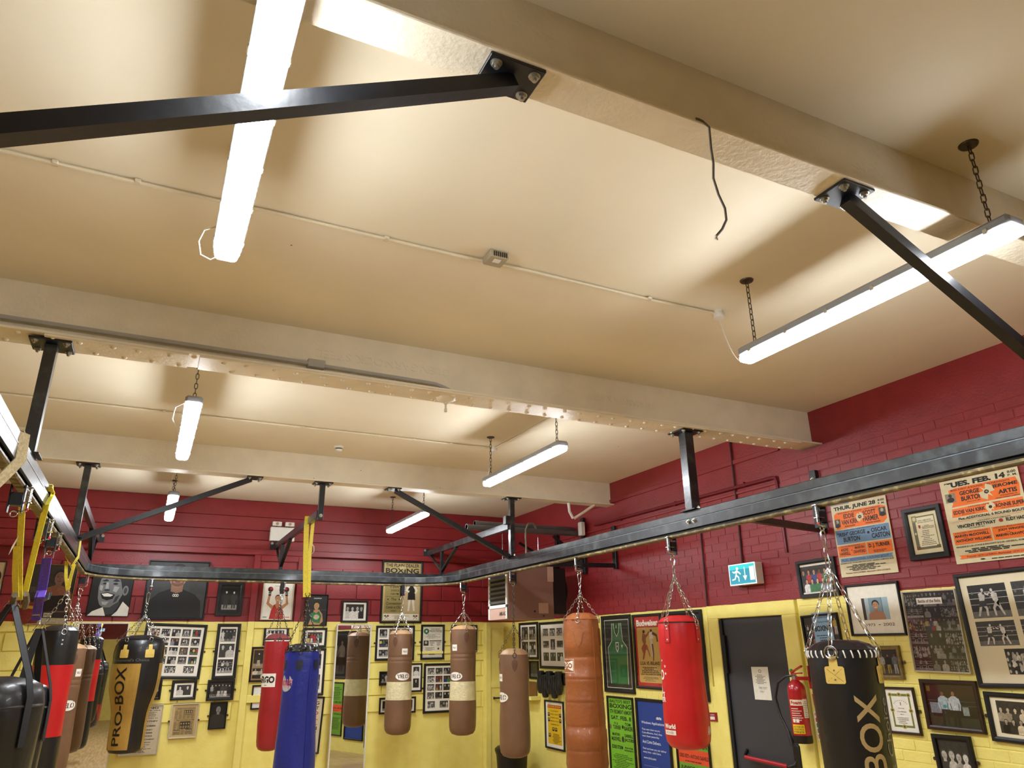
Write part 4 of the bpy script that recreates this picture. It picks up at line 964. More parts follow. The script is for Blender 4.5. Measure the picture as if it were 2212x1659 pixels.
def pic(wall, q, label, grid=None, art=None, fw=.028, fm=None, mount=None, d=.022, glass=False, cat='picture', name='picture_frame', group=None, hooks=False, am=None):
    t, w_, h_ = on_wall(name, wall, q, label, cat, group=group); fw = min(fw, w_*.2)
    ringframe(w_, h_, fw, d).build('frame', fm or BLACKP, t, False, True)
    wi, hi = w_-2*fw, h_-2*fw
    if art is None or mount is not None:
        MB().box(-wi/2-.002, wi/2+.002, -hi/2-.002, hi/2+.002, .001, .006).build('mount', mount or MOUNT, t, False, True)
    else: MB().box(-wi/2-.002, wi/2+.002, -hi/2-.002, hi/2+.002, .001, .004).build('backing', BLACKP, t, False, True)
    for k, g_ in enumerate(grid or ()):
        x0, y0, x1, y1, kind = g_[:5]; o_ = g_[5] if len(g_) > 5 else {}
        P = photo_paint((x1-x0)*wi, (y1-y0)*hi, kind, hash_(label)+k*7, **o_)
        P.build('photo', t, PHOTO, xy=(-wi/2+x0*wi, -hi/2+y0*hi), z=.0062)
    if art:
        P = Paint(wi, hi); art(P); P.build('print', t, am or PRINT, xy=(-wi/2, -hi/2), z=.0045 if mount is None else .0064)
    if glass: MB().add([(-wi/2, -hi/2, d*.62), (wi/2, -hi/2, d*.62), (wi/2, hi/2, d*.62), (-wi/2, hi/2, d*.62)], [(0, 1, 2, 3)]).build('glass', GLASS, t, False, True)
    if hooks:
        for sx in (-1, 1): MB().lathe([(0, .012), (.012, .01), (.012, .0)], (sx*(w_/2+.012), 0), 10).build('mirror_clip', DKCHAIN, t, True, True)
    return t
def hash_(s_): return sum(ord(c)*(i+3) for i, c in enumerate(s_)) % 99991
def G_(rows, cols, l, b, r, t_, gx=.03, gy=.03, kinds=('crowd',), colours=(), skip=(), dark=1):
    out = []; cw, ch = (r-l-gx*(cols-1))/cols, (t_-b-gy*(rows-1))/rows; k = 0
    for i in range(rows):
        for j in range(cols):
            if (i, j) in skip: continue
            y1 = t_-i*(ch+gy); x0 = l+j*(cw+gx); o_ = dict(dark=dark)
            if colours == 'all' or (i, j) in colours: o_['colour'] = True
            out.append((x0, y1-ch, x0+cw, y1, kinds[k % len(kinds)], o_)); k += 1
    return out
one = lambda kind, m_=.08, **k: [(m_, m_, 1-m_, 1-m_, kind, k)]
BK, OR, CRM, BLU = S('17130F'), S('F2741C'), S('D9CDA6'), S('6E8FB4')

# ---- back wall, red part
def art_glove(P):
    P.bg('B79A72'); P.ell(P.w*.75, P.h*.62, P.w*.2, P.h*.2, '2A1512'); P.rect(P.w*.5, P.h*.15, P.w, P.h*.4, 'D8D0C0')
pic('B', ((-70, 1210), (14, 1213), (1, 1300), (-86, 1300)), 'tan poster with a dark glove at the end of the back wall', art=art_glove, fw=.012)
def art_dark(P):
    w, h = P.w, P.h; P.bg('2B241C')
    P.poly([(0, 0), (w*.42, 0), (w*.4, h*.2), (w*.3, h*.36), (0, h*.36)], '7E2A26'); P.poly([(0, h*.26), (w*.36, h*.24), (w*.36, h*.29), (0, h*.31)], 'C79A3A')
    bust(P, w*.68, h*.18, h*.76, '6B4A34', '7A4C36', '14100D'); P.poly([(w*.42, h*.46), (w*.95, h*.5), (w*.9, h*.22), (w*.45, h*.2)], '17120F')
    P.rect(w*.45, h*.1, w*.98, h*.2, '221913'); P.rect(w*.5, h*.115, w*.66, h*.185, 'B8AF98'); P.text('EVERLAST', w*.51, h*.13, w*.65, h*.17, '221913', .02)
    P.poly([(w*.4, 0), (w*.42, h*.1), (w*.98, h*.1), (w, 0)], 'A89C7C'); P.text('EVERLAST', w*.04, h*.53, w*.42, h*.62, '4E4636', .03)
pic('B', ((58, 1216), (167, 1222), (149, 1350), (36, 1350)), 'dark brown boxer poster behind the purple sling', art=art_dark, fw=.012, am=PHOTO, fm=GILT)
def art_pop(P):
    w, h = P.w, P.h; K, D, M_, L_, Wt = '101112', '3A3D40', '75787B', 'A9ABAA', 'F0EDE4'
    P.bg(K)
    P.poly([(w*.02, 0), (w*.12, h*.1), (w*.36, h*.2), (w*.45, 0)], Wt); P.poly([(w*.6, 0), (w*.72, h*.12), (w*.82, h*.34), (w, h*.2), (w, 0)], Wt)
    P.poly([(w*.38, h*.2), (w*.44, h*.03), (w*.62, h*.05), (w*.76, h*.28), (w*.7, h*.42)], D)
    P.poly([(w*.2, h*.4), (w*.17, h*.66), (w*.2, h*.86), (w*.3, h*.97), (w*.62, h*.99), (w*.76, h*.8), (w*.78, h*.5), (w*.7, h*.33), (w*.52, h*.2), (w*.36, h*.19), (w*.26, h*.26)], M_)
    P.poly([(w*.6, h*.99), (w*.7, h*.8), (w*.76, h*.62), (w*.78, h*.5), (w*.95, h*.55), (w*.98, h*.85), (w*.85, h)], K)
    P.ell(w*.84, h*.6, w*.075, h*.12, M_); P.ell(w*.84, h*.6, w*.04, h*.075, D)
    P.poly([(w*.26, h*.9), (w*.36, h*.97), (w*.5, h*.98), (w*.42, h*.9)], Wt)
    P.poly([(w*.22, h*.82), (w*.34, h*.86), (w*.4, h*.82), (w*.3, h*.8)], K); P.poly([(w*.48, h*.82), (w*.58, h*.87), (w*.68, h*.82), (w*.58, h*.8)], K)
    P.ell(w*.31, h*.755, w*.055, h*.022, K); P.ell(w*.57, h*.755, w*.06, h*.024, K)
    P.poly([(w*.34, h*.78), (w*.4, h*.78), (w*.42, h*.62), (w*.34, h*.6)], L_); P.ell(w*.385, h*.6, w*.07, h*.03, D)
    P.poly([(w*.2, h*.72), (w*.28, h*.7), (w*.27, h*.58), (w*.21, h*.6)], L_); P.poly([(w*.55, h*.7), (w*.68, h*.68), (w*.62, h*.55), (w*.53, h*.58)], L_)
    P.poly([(w*.24, h*.52), (w*.42, h*.55), (w*.6, h*.5), (w*.56, h*.4), (w*.42, h*.36), (w*.3, h*.4)], K); P.poly([(w*.27, h*.51), (w*.42, h*.53), (w*.56, h*.49), (w*.5, h*.45), (w*.34, h*.45)], Wt)
    P.poly([(w*.3, h*.33), (w*.48, h*.33), (w*.42, h*.25), (w*.33, h*.26)], L_); P.poly([(w*.62, h*.45), (w*.72, h*.5), (w*.66, h*.34), (w*.58, h*.3)], D)
pic('B', ((201, 1236), (291, 1240), (278, 1332), (186.5, 1331)), 'black, grey and white painted canvas of a laughing face', art=art_pop, fw=.006, cat='canvas', name='painted_canvas')
def art_shirt(P):
    w, h = P.w, P.h; P.bg('34383B')
    for i in range(9):
        P.L += 1
        for j in range(5): P.rect(w*(j*.24-.1*(i % 2)), h*i/9, w*(j*.24+.23-.1*(i % 2)), h*(i/9+.1), (.035+.006*((i*3+j) % 3),)*3, False)
    P.poly([(w*.04, 0), (w*.06, h*.3), (w*.2, h*.44), (w*.4, h*.52), (w*.58, h*.52), (w*.82, h*.42), (w*.93, h*.3), (w*.96, 0)], '0C0D0F')
    P.poly([(w*.4, h*.47), (w*.4, h*.64), (w*.6, h*.64), (w*.6, h*.47), (w*.5, h*.44)], '8C6650')
    P.ell(w*.5, h*.78, w*.155, h*.2, '14100E', 20); P.ell(w*.5, h*.735, w*.15, h*.19, 'A67C62', 20)
    P.ell(w*.5, h*.63, w*.11, h*.075, '6A4A38'); P.ell(w*.5, h*.645, w*.085, h*.03, '9A6E58'); P.ell(w*.5, h*.64, w*.05, h*.016, '6E3A34')
    P.poly([(w*.475, h*.78), (w*.525, h*.78), (w*.545, h*.7), (w*.455, h*.7)], '8E654E'); P.L += 1
    for sx in (-1, 1): P.ell(w*(.5+sx*.065), h*.79, w*.028, h*.014, '1A1210', 8, False); P.ell(w*(.5+sx*.155), h*.74, w*.018, h*.05, '94694F', 8, False)
    P.L += 1
    for k in range(3):
        for sg, cc in ((1, WHITE), (.55, S('0C0D0F'))): P.ell(w*(.46+.033*k), h*.40, w*.019*sg, h*.026*sg, cc)
pic('B', ((323.7, 1210.5), (455, 1213), (440, 1339.7), (303, 1337)), 'big portrait of a man in a black shirt against grey blocks', art=art_shirt, fw=.02)
pic('B', (463.5, 1257, 528.6, 1331), 'black framed photo of two men in suits beside the big portrait', one('full2', .09), fw=.05, mount=BLACKP)
def art_red(P):
    w, h = P.w, P.h; P.bg('ECE8DC'); sk = 'C08A5E'
    P.text('THE PRIDE', w*.36, h*.9, w*.62, h*.93, '6A655C', .0)
    for sx in (-1, 1):
        P.limb([(w*(.5+sx*.14), h*.3), (w*(.5+sx*.33), h*.43), (w*(.5+sx*.29), h*.66)], w*.12, w*.075, sk)
        P.limb([(w*(.5+sx*.29), h*.64), (w*(.5+sx*.285), h*.74)], w*.09, w*.1, '1A1818'); P.ell(w*(.5+sx*.275), h*.82, w*.09, h*.075, '1C1A1A'); P.ell(w*(.5+sx*.25), h*.84, w*.05, h*.04, 'B0261F'); P.rect(w*(.5+sx*.29)-w*.05, h*.69, w*(.5+sx*.29)+w*.05, h*.705, WHITE)
    P.poly([(w*.26, 0), (w*.3, h*.24), (w*.36, h*.38), (w*.45, h*.42), (w*.56, h*.42), (w*.65, h*.38), (w*.7, h*.24), (w*.74, 0)], sk)
    P.poly([(w*.25, 0), (w*.3, h*.22), (w*.38, h*.38), (w*.42, h*.4), (w*.5, h*.28), (w*.58, h*.4), (w*.62, h*.38), (w*.7, h*.22), (w*.75, 0)], 'B5251F')
    P.rect(w*.45, h*.38, w*.55, h*.5, sk); P.ell(w*.5, h*.59, w*.095, h*.085, '2A1A12'); P.ell(w*.5, h*.56, w*.085, h*.085, sk); P.rect(w*.46, h*.515, w*.54, h*.53, WHITE)
    P.limb([(w*.44, h*.36), (w*.5, h*.14), (w*.56, h*.36)], w*.012, w*.012, '8A6A2A'); P.ell(w*.5, h*.12, w*.03, h*.03, 'B8903A')
    P.rect(w*.04, h*.04, w*.18, h*.06, '2F7A48'); P.rect(w*.8, h*.04, w*.95, h*.06, 'C8453A')
pic('P', ((570, 1257), (636, 1258), (630, 1340), (561, 1339)), 'white poster of a boxer in a red vest with both gloves raised', art=art_red, fw=.014, fm=SILVER)
def art_green(P):
    w, h = P.w, P.h; P.bg('15140F'); P.rect(0, h*.5, w, h*.505, '8A8474'); P.text('CHAMPION', w*.34, h*.88, w*.72, h*.92, 'D8D8CC', .03)
    P.poly([(w*.15, 0), (w*.3, h*.3), (w*.38, h*.5), (w*.62, h*.52), (w*.8, h*.36), (w*.85, h*.12), (w*.7, 0)], 'C89A68'); P.poly([(w*.26, h*.1), (w*.36, h*.44), (w*.5, h*.38), (w*.62, h*.47), (w*.76, h*.3), (w*.7, h*.05)], '2B7C48')
    P.ell(w*.5, h*.64, w*.13, h*.11, 'C9A64E'); P.ell(w*.49, h*.6, w*.11, h*.095, 'C99A72'); P.ell(w*.52, h*.26, w*.14, h*.09, 'C9C6A2'); P.ell(w*.3, h*.33, w*.1, h*.08, '2B8C50')
pic('B', (656, 1284, 710, 1352), 'black framed poster of a fair boxer in a green vest', art=art_green, fw=.014, am=PHOTO)
pic('B', (735.6, 1297, 795.6, 1345), 'small black framed photo of four people above the mirror', one('bust4', .1), fw=.028)
def art_plain(P):
    w, h = P.w, P.h; P.bg('B8A46C'); P.text('THE PLAIN DEALER', w*.05, h*.925, w*.95, h*.985, BK, .02); P.text('BOXING', w*.05, h*.82, w*.95, h*.905, BK, .03); P.text('2003', w*.42, h*.885, w*.58, h*.94, 'D8CFA6', .03)
    P.rect(w*.05, h*.14, w*.52, h*.78, '94854C'); P.rect(w*.55, h*.14, w*.96, h*.78, 'C0AE84')
    for s_, y in (('SEPT', .62), ('12th', .56), ('2003', .50), ('7:00 PM', .44)): P.text(s_, w*.2, h*y, w*.42, h*(y+.035), BK, .01)
    P.rect(w*.08, h*.41, w*.5, h*.414, BK)
    for s_, y in (('The', .345), ('Convention', .275), ('Center at CSU', .21)): P.text(s_, w*(.22 if y > .3 else .1), h*y, w*(.36 if y > .3 else .48), h*(y+.045), BK, .015)
    P.star(w*.14, h*.365, w*.03, BK); P.star(w*.44, h*.365, w*.03, BK); P.text('OHIO', w*.22, h*.16, w*.36, h*.18, BK)
    x = w*.76
    P.limb([(x-w*.04, h*.4), (x-w*.07, h*.17)], w*.07, w*.05, 'E6DEC8'); P.limb([(x+w*.04, h*.4), (x+w*.08, h*.17)], w*.07, w*.05, 'E6DEC8')
    P.poly([(x-w*.1, h*.36), (x-w*.08, h*.6), (x+w*.08, h*.6), (x+w*.11, h*.36)], '17140F'); P.limb([(x-w*.07, h*.6), (x-w*.14, h*.52), (x-w*.06, h*.5)], w*.06, w*.05, 'E6DEC8'); P.limb([(x+w*.07, h*.6), (x+w*.14, h*.52), (x+w*.1, h*.47)], w*.06, w*.05, 'E6DEC8'); P.ell(x, h*.66, w*.06, h*.04, 'E6DEC8'); P.ell(x, h*.68, w*.06, h*.03, '201A12')
    P.rect(w*.03, h*.015, w*.97, h*.12, 'E8E2CC'); P.lines(w*.25, h*.04, w*.75, h*.1, 3, '9A8E6A', rng)
    for sx in (.12, .88): P.limb([(w*(sx-.05), h*.03), (w*(sx+.04), h*.1)], w*.01, w*.01, BK); P.limb([(w*(sx+.05), h*.03), (w*(sx-.04), h*.1)], w*.01, w*.01, BK); P.rect(w*(sx-.06), h*.07, w*(sx-.01), h*.1, '3A6A3A'); P.rect(w*(sx+.01), h*.07, w*(sx+.06), h*.1, '8A2A2A')
pic('B', (820, 1211, 914, 1347), 'tall tan boxing poster with a boxer in black trunks, behind the rail', art=art_plain, fw=.03)

# ---- back wall, yellow part
grid = G_(4, 5, .06, .24, .95, .95, .035, .035, ('crowd', 'team4', 'bust2', 'fight', 'full3'), ((0, 0), (0, 4), (1, 2), (2, 3), (2, 4), (3, 4)))
grid += [(.08+.33*k, .06, .08+.33*k+.19, .2, 'crowd') for k in range(3)]
pic('B', ((313, 1346), (447, 1349), (432, 1468), (296, 1465)), 'large black frame with a mount of many small photos, beside the uppercut bag', grid, fw=.035, hooks=True)
pic('B', (318, 1468, 352, 1512), 'small black framed team photo half hidden by the uppercut bag', one('team3', .06), fw=.03, mount=BLACKP)
pic('B', (366.5, 1468, 427, 1513), 'small black framed photo of two men in white shirts on a white mount', one('bust2', .13), fw=.035, hooks=True)
pic('B', (456.6, 1347, 521.6, 1467), 'tall black frame with three stacked photos on a white mount', [(.07, .69, .93, .96, 'full4'), (.07, .37, .93, .65, 'bust2'), (.07, .05, .93, .33, 'fight')], fw=.04, hooks=True)
pic('B', (444, 1467, 508, 1514), 'black framed wide photo of a gym hall under the three-photo frame', one('full6', .03), fw=.032, mount=BLACKP, hooks=True)
pic('B', (448, 1515.5, 492.6, 1576), 'thin black framed dark photo of a crouching figure', one('bust1', .0, dark=.5), fw=.014, mount=BLACKP, hooks=True)
def art_news(P):
    w, h = P.w, P.h; P.bg('BFA878'); P.rect(w*.1, h*.06, w*.92, h*.93, 'A8905E')
    P.text('BOXING CLUB IN ACTION NOW', w*.2, h*.86, w*.9, h*.895, BK, .02); P.text('STARS WHO PUNCH IN GYMS', w*.2, h*.5, w*.9, h*.535, BK, .02)
    for k in range(5): P.lines(w*(.12+.16*k), h*.56, w*(.26+.16*k), h*.84, 16, '6A5838', rng, .5, False); P.lines(w*(.12+.16*k), h*.08, w*(.26+.16*k), h*.48, 20, '6A5838', rng, .5, False)
    for a, b, c, d_ in ((.48, .68, .8, .83), (.36, .25, .76, .48), (.14, .1, .36, .22), (.6, .1, .84, .24)):
        P.rect(w*a, h*b, w*c, h*d_, '3A3020'); P.L += 1
        for k in range(4): P.ell(w*(a+(c-a)*(k+.5)/4), h*(b+(d_-b)*.7), w*.025, h*.025, 'B8A47A', 8, False); P.ell(w*(a+(c-a)*(k+.5)/4), h*(b+(d_-b)*.25), w*.04, h*.045, '8A7850', 8, False)
pic('B', (362, 1518, 431.6, 1596), 'framed yellowed newspaper cutting with boxing photos', art=art_news, fw=.014, fm=SILVER, hooks=True)
def art_bill(P):
    w, h = P.w, P.h; P.bg('D6CDB4')
    for s_, y, a, c, k in (('BOXING', .93, .2, .9, .04), ('DECEMBER 1964', .885, .25, .95, .022), ('COMMENCING', .79, .4, .85, .022), ('AT 8.00 p.m.', .755, .4, .85, .02), ('QUEENSWAY ST', .72, .35, .92, .02), ('JIM COURTNEY', .645, .2, .93, .04), ('v GARY HOBBS', .555, .2, .88, .034), ('RAY OTTERBY', .48, .25, .82, .024), ('KEVIN WEBB', .415, .25, .82, .026), ('v GARY BROOKS', .35, .2, .82, .026), ('SELECTED OPPONENT', .28, .15, .9, .026), ('and Admission', .225, .2, .8, .022)):
        P.text(s_, w*a, h*y, w*c, h*(y+k), BK, .03)
    P.lines(w*.1, h*.03, w*.92, h*.2, 8, '5A5244', rng, .5); P.lines(w*.3, h*.83, w*.9, h*.87, 2, '5A5244', rng)
pic('B', ((270, 1524), (352.7, 1521), (340, 1629), (254.5, 1634)), 'long cream fight bill with printed names, behind the uppercut bag', art=art_bill, fw=.012, fm=SILVER)
pic('Q', (567, 1353, 625, 1394), 'black framed photo on the pillar just above the dark red bag', one('team4', .12), fw=.03)
pic('Q', (537, 1396, 631, 1473), 'black framed collage on the pillar behind the dark red bag', [(.03, .4, .3, .95, 'full1', dict(tint=(1, .85, .6))), (.33, .7, .97, .95, 'crowd'), (.33, .42, .97, .66, 'bust4'), (.03, .05, .97, .37, 'team6', dict(tint=(1, .9, .7)))], fw=.022, mount=mat('tan_mount', '9A7C4E', .8))
def art_doc(P): w, h = P.w, P.h; P.bg('E8E6DE'); P.text('IRISH BOXING', w*.3, h*.78, w*.8, h*.83, BK, .02); P.lines(w*.25, h*.2, w*.85, h*.72, 12, '5A5A5A', rng)
pic('Q', (540, 1478, 603, 1533), 'black framed typed document on the pillar below the collage', art=art_doc, fw=.02)
pic('B', (652, 1356, 707, 1399), 'black framed colour photo of people, just above the blue bag', [(.12, .14, .88, .86, 'full5', dict(colour=True))], fw=.03)
pic('B', (640, 1400, 705, 1503), 'black frame with two mounted photos, mostly behind the blue bag', G_(2, 1, .1, .08, .9, .92, .1, .14, ('full3',)), fw=.03)
def art_redbill(P):
    w, h = P.w, P.h; P.bg('CFC4A4')
    for k in range(9): P.text(('BOXING', 'TONIGHT', 'GRAND', 'ROYAL', 'HALL', 'DUBLIN', 'CONTEST', 'ROUNDS', 'TICKETS')[k], w*.12, h*(.88-.095*k), w*.88, h*(.945-.095*k), 'B5342A' if k in (2, 3, 4) else BK, .03)
pic('B', ((640, 1505), (700, 1504), (689, 1629), (625, 1629)), 'long narrow bill with red letters, mostly behind the blue bag', art=art_redbill, fw=.022)
pic('B', (809, 1351, 896, 1427), 'black framed mount of photos behind the brown bag beside the mirror', [(.05, .68, .26, .95, 'full2'), (.05, .36, .3, .62, 'full3', dict(colour=True)), (.05, .06, .3, .28, 'full3'), (.32, .7, .62, .95, 'crowd', dict(tint=(1, .9, .7))), (.68, .6, .94, .95, 'bust1'), (.36, .1, .94, .5, 'team5')], fw=.03, hooks=True)
def art_award(P):
    w, h = P.w, P.h; P.bg('DCD6C4'); P.ell(w*.18, h*.85, w*.14, h*.09, '2A6A42', 18); P.star(w*.18, h*.85, w*.07, WHITE)
    P.text('BEGINNERS', w*.34, h*.855, w*.96, h*.89, BK, .02); P.text('TRIALINGS', w*.34, h*.815, w*.96, h*.85, BK, .02); P.lines(w*.35, h*.9, w*.95, h*.96, 2, '55544C', rng); P.lines(w*.1, h*.62, w*.92, h*.78, 5, '6A675C', rng, .4)
    P.rect(w*.05, h*.38, w*.3, h*.55, '2A2824'); P.ell(w*.17, h*.48, w*.06, h*.05, 'B0A890'); P.rect(w*.34, h*.52, w*.95, h*.55, '3A3834'); P.lines(w*.34, h*.38, w*.62, h*.51, 4, '4A473E', rng); P.lines(w*.68, h*.38, w*.95, h*.51, 4, '4A473E', rng); P.lines(w*.1, h*.22, w*.62, h*.34, 4, '6A675C', rng); P.star(w*.8, h*.28, w*.08, '2A2824'); P.lines(w*.2, h*.08, w*.85, h*.16, 3, '4A473E', rng)
    P.rect(w*.02, h*.03, w*.98, h*.034, BK)
pic('B', (907.5, 1349, 960, 1425), 'black framed document with a round green badge', art=art_award, fw=.03, hooks=True)
pic('B', (974, 1350, 1030, 1410), 'black frame almost wholly hidden by the taped bag at the track end', one('team4', .1), fw=.02)
pic('B', (818, 1450, 842, 1481), 'small black framed photo between the mirror and the taped bag', one('full2', .08), fw=.02, mount=BLACKP)
pic('B', (850, 1432, 912, 1496), 'white mounted frame of single portraits behind the taped bag before the poster', G_(2, 3, .06, .1, .94, .92, .08, .1, ('bust2', 'full1', 'bust1')), fw=.022)
pic('B', (913, 1431, 998, 1541), 'black frame with rows of small colour photos between the two taped bags', G_(4, 4, .05, .26, .95, .95, .03, .035, ('crowd', 'full2', 'bust2', 'fight'), ((1, 1), (1, 2), (2, 1), (3, 3))) + [(.07, .06, .28, .21, 'crowd'), (.42, .06, .66, .21, 'full3')], fw=.032, hooks=True)
pic('B', (817.6, 1504, 898, 1543), 'low black frame with two mounted photos behind the taped bag', [(.05, .12, .3, .88, 'full1'), (.66, .12, .95, .88, 'full2')], fw=.024)
# mirrors
for q, lb, ya in ((((173, 1347), (277, 1348), (271, 1390), (165, 1389)), 'wide white edged wall mirror reflecting the black and red bag', 0), (((723.7, 1351), (799.8, 1352), (797, 1400), (720, 1400)), 'narrow white edged wall mirror reflecting a taped brown bag', math.radians(10.5))):
    val, back, u0, u1, z0, z1, ti = wall_rect('B', q); z0 = .12; wm = (u1-u0)*(1.0 if not ya else .985)
    t = thing('wall_mirror', (u1, YB-.006, z0), lb, 'mirror', rot=(0, 0, ya))       # hinged out from the wall at its right edge
    e_ = .014; h_ = z1-z0
    MB().box(-wm, 0, -.010, 0, 0, h_).build('glass_pane', MIRROR, t, False, True)
    for n_, (a, b, c, d_) in (('edge_trim', (-wm-e_, -wm, 0, h_+e_)), ('edge_trim', (0, e_, 0, h_+e_)), ('edge_trim', (-wm, 0, h_, h_+e_))): MB().box(a, b, -.020, .002, c, d_).build(n_, PVCW, t, False, True)
    if ya: MB().add([(-wm, .002, z) for z in (0, h_)]+[(0, .002, z) for z in (0, h_)]+[(-wm*math.cos(ya)**2, wm*math.cos(ya)*math.sin(ya)*.96, z) for z in (0, h_)], [(0, 1, 3, 2), (0, 4, 5, 1), (2, 3, 5, 4), (0, 2, 4), (1, 5, 3)]).build('backing_wedge', PVCW, t, False, True)

# ---- right wall, beyond the door
pic('R', (1123, 1344, 1164.5, 1425), 'black frame with a grid of four standing-figure photos beside the heater', G_(2, 2, .08, .06, .92, .94, .08, .06, ('full2', 'full3')), fw=.035)
pic('R', (1166, 1342.5, 1226, 1445), 'black frame with nine small photos behind the tan bag', [(.1+.29*j, .72, .1+.29*j+.22, .9, 'crowd') for j in range(3)]+[(.1, .43, .34, .6, 'full3'), (.42, .39, .6, .64, 'full1'), (.68, .44, .92, .6, 'full3')]+[(.1+.29*j, .12, .1+.29*j+.23, .32, 'bust2') for j in range(3)], fw=.035, hooks=True)
pic('R', (1145, 1427, 1165, 1467), 'small dark framed photo above the yellow shelf', one('full1', .05, dark=.6), fw=.02, mount=BLACKP)
def art_yel(P):
    w, h = P.w, P.h; P.bg('E9E6DA'); P.rect(w*.1, h*.07, w*.9, h*.94, 'DDB61C'); P.rect(w*.1, h*.87, w*.9, h*.94, 'B5301F'); P.text('BOXING SHOW', w*.14, h*.885, w*.86, h*.925, 'E6C028', .02)
    for k, s_ in enumerate(('CLUB NIGHT', 'EDDIE v SCOTT', 'GEORGE v OSCAR', 'MARVIN v TONY', 'TEAM MATCH')): P.text(s_, w*.26, h*(.79-.075*k), w*.74, h*(.82-.075*k), BK, .01)
    for x, y in ((.17, .72), (.83, .72), (.17, .6), (.83, .6), (.42, .4), (.58, .4), (.2, .26)): P.rect(w*(x-.06), h*(y-.04), w*(x+.06), h*(y+.04), '2A2418'); P.ell(w*x, h*(y+.01), w*.03, h*.018, 'C8B070')
    P.lines(w*.34, h*.1, w*.86, h*.32, 8, '7A5A12', rng)
pic('R', (1178, 1510, 1222, 1623), 'black framed yellow and red bill behind the tan bag', art=art_yel, fw=.022)
def art_vest(P):
    w, h = P.w, P.h; P.bg('22241F'); e_ = .018*w*2
    for a, b, c, d_ in ((.03, .02, .97, .03), (.03, .97, .97, .98), (.03, .02, .045, .98), (.955, .02, .97, .98)): P.rect(w*a, h*b, w*c, h*d_, 'C8C4B4')
    body = [(.2, .08), (.14, .58), (.3, .68), (.33, .93), (.39, .93), (.42, .8), (.5, .74), (.58, .8), (.62, .93), (.68, .93), (.71, .68), (.87, .58), (.84, .08)]
    P.poly([(w*x, h*y) for x, y in body], '1F6A38'); P.poly([(w*.39, h*.93), (w*.42, h*.8), (w*.5, h*.74), (w*.58, h*.8), (w*.62, h*.93)], '14502A')
    for pts in ([(.14, .58), (.3, .68), (.33, .93)], [(.87, .58), (.71, .68), (.68, .93)], [(.39, .93), (.42, .8), (.5, .74), (.58, .8), (.62, .93)], [(.14, .58), (.2, .08)], [(.87, .58), (.84, .08)]): P.limb([(w*x, h*y) for x, y in pts], w*.018, w*.018, 'D8D8C8')
    P.poly([(w*.44, h*.66), (w*.56, h*.66), (w*.56, h*.57), (w*.5, h*.51), (w*.44, h*.57)], 'D8D8C8'); P.poly([(w*.46, h*.645), (w*.54, h*.645), (w*.54, h*.575), (w*.5, h*.535), (w*.46, h*.575)], '1F4A30'); P.star(w*.5, h*.6, w*.03, 'D8D8C8')
    for k in (-1, 0, 1): P.limb([(w*.68, h*.57), (w*(.68+.025*k), h*.62)], w*.008, w*.018, 'D8D8C8')
    P.L += 1
    for k in range(2): P.rect(w*.64, h*(.575+.008*k), w*.72, h*(.578+.008*k), '1F6A38', False)
    P.rect(w*.49, h*.86, w*.51, h*.9, WHITE)
pic('R', (1300, 1329, 1373.5, 1497), 'black frame holding a green boxing vest with white piping', art=art_vest, fw=.035, glass=True)
def art_bud(P):
    w, h = P.w, P.h; P.bg('B4271F'); P.text('Budweiser', w*.08, h*.86, w*.92, h*.955, 'F2ECDC', .04)
    P.poly([(w*.1, h*.05), (w*.92, h*.05), (w*.95, h*.08), (w*.95, h*.82), (w*.92, h*.84), (w*.1, h*.84), (w*.07, h*.82), (w*.07, h*.08)], 'C9A55A')
    for x, y, r_ in ((.35, .78, .05), (.64, .79, .045)): P.ell(w*x, h*y, w*r_, h*r_*.5, '2A1A10')
    P.poly([(w*.26, h*.66), (w*.3, h*.76), (w*.42, h*.74), (w*.42, h*.62), (w*.34, h*.58)], '8A5630'); P.poly([(w*.22, h*.54), (w*.34, h*.62), (w*.46, h*.58), (w*.5, h*.5), (w*.4, h*.52), (w*.3, h*.38), (w*.24, h*.37), (w*.28, h*.46)], '9A4A28'); P.limb([(w*.4, h*.7), (w*.5, h*.74), (w*.56, h*.78)], w*.06, w*.04, '8A5630'); P.limb([(w*.45, h*.56), (w*.52, h*.45), (w*.54, h*.42)], w*.06, w*.03, '9A6A3A')
    P.poly([(w*.56, h*.66), (w*.56, h*.76), (w*.68, h*.78), (w*.72, h*.68)], 'D8CCB8'); P.limb([(w*.68, h*.76), (w*.84, h*.72), (w*.86, h*.63)], w*.07, w*.05, '5A3420'); P.limb([(w*.62, h*.66), (w*.64, h*.5), (w*.62, h*.42)], w*.1, w*.04, 'C8BCA8'); P.limb([(w*.66, h*.6), (w*.68, h*.46), (w*.66, h*.36)], w*.06, w*.03, '5A3420')
    P.text('U.S.A. VS. IRELAND', w*.14, h*.3, w*.9, h*.35, BK, .02); P.lines(w*.16, h*.19, w*.88, h*.28, 4, '4A3418', rng, .5); P.text('LIVE AT THE CONVENTION CENTER', w*.14, h*.155, w*.9, h*.18, BK, .02); P.lines(w*.2, h*.07, w*.84, h*.14, 4, '5A4424', rng, .4)
pic('R', (1366.5, 1326, 1441, 1489), 'black framed red and tan fight poster of two boxers swinging', art=art_bud, fw=.03, glass=True)
pic('R', (1431, 1319, 1535, 1513), 'tall dark frame behind the bright red bag', [(.08, .06, .92, .95, 'full2', dict(dark=.3))], fw=.04, mount=BLACKP)
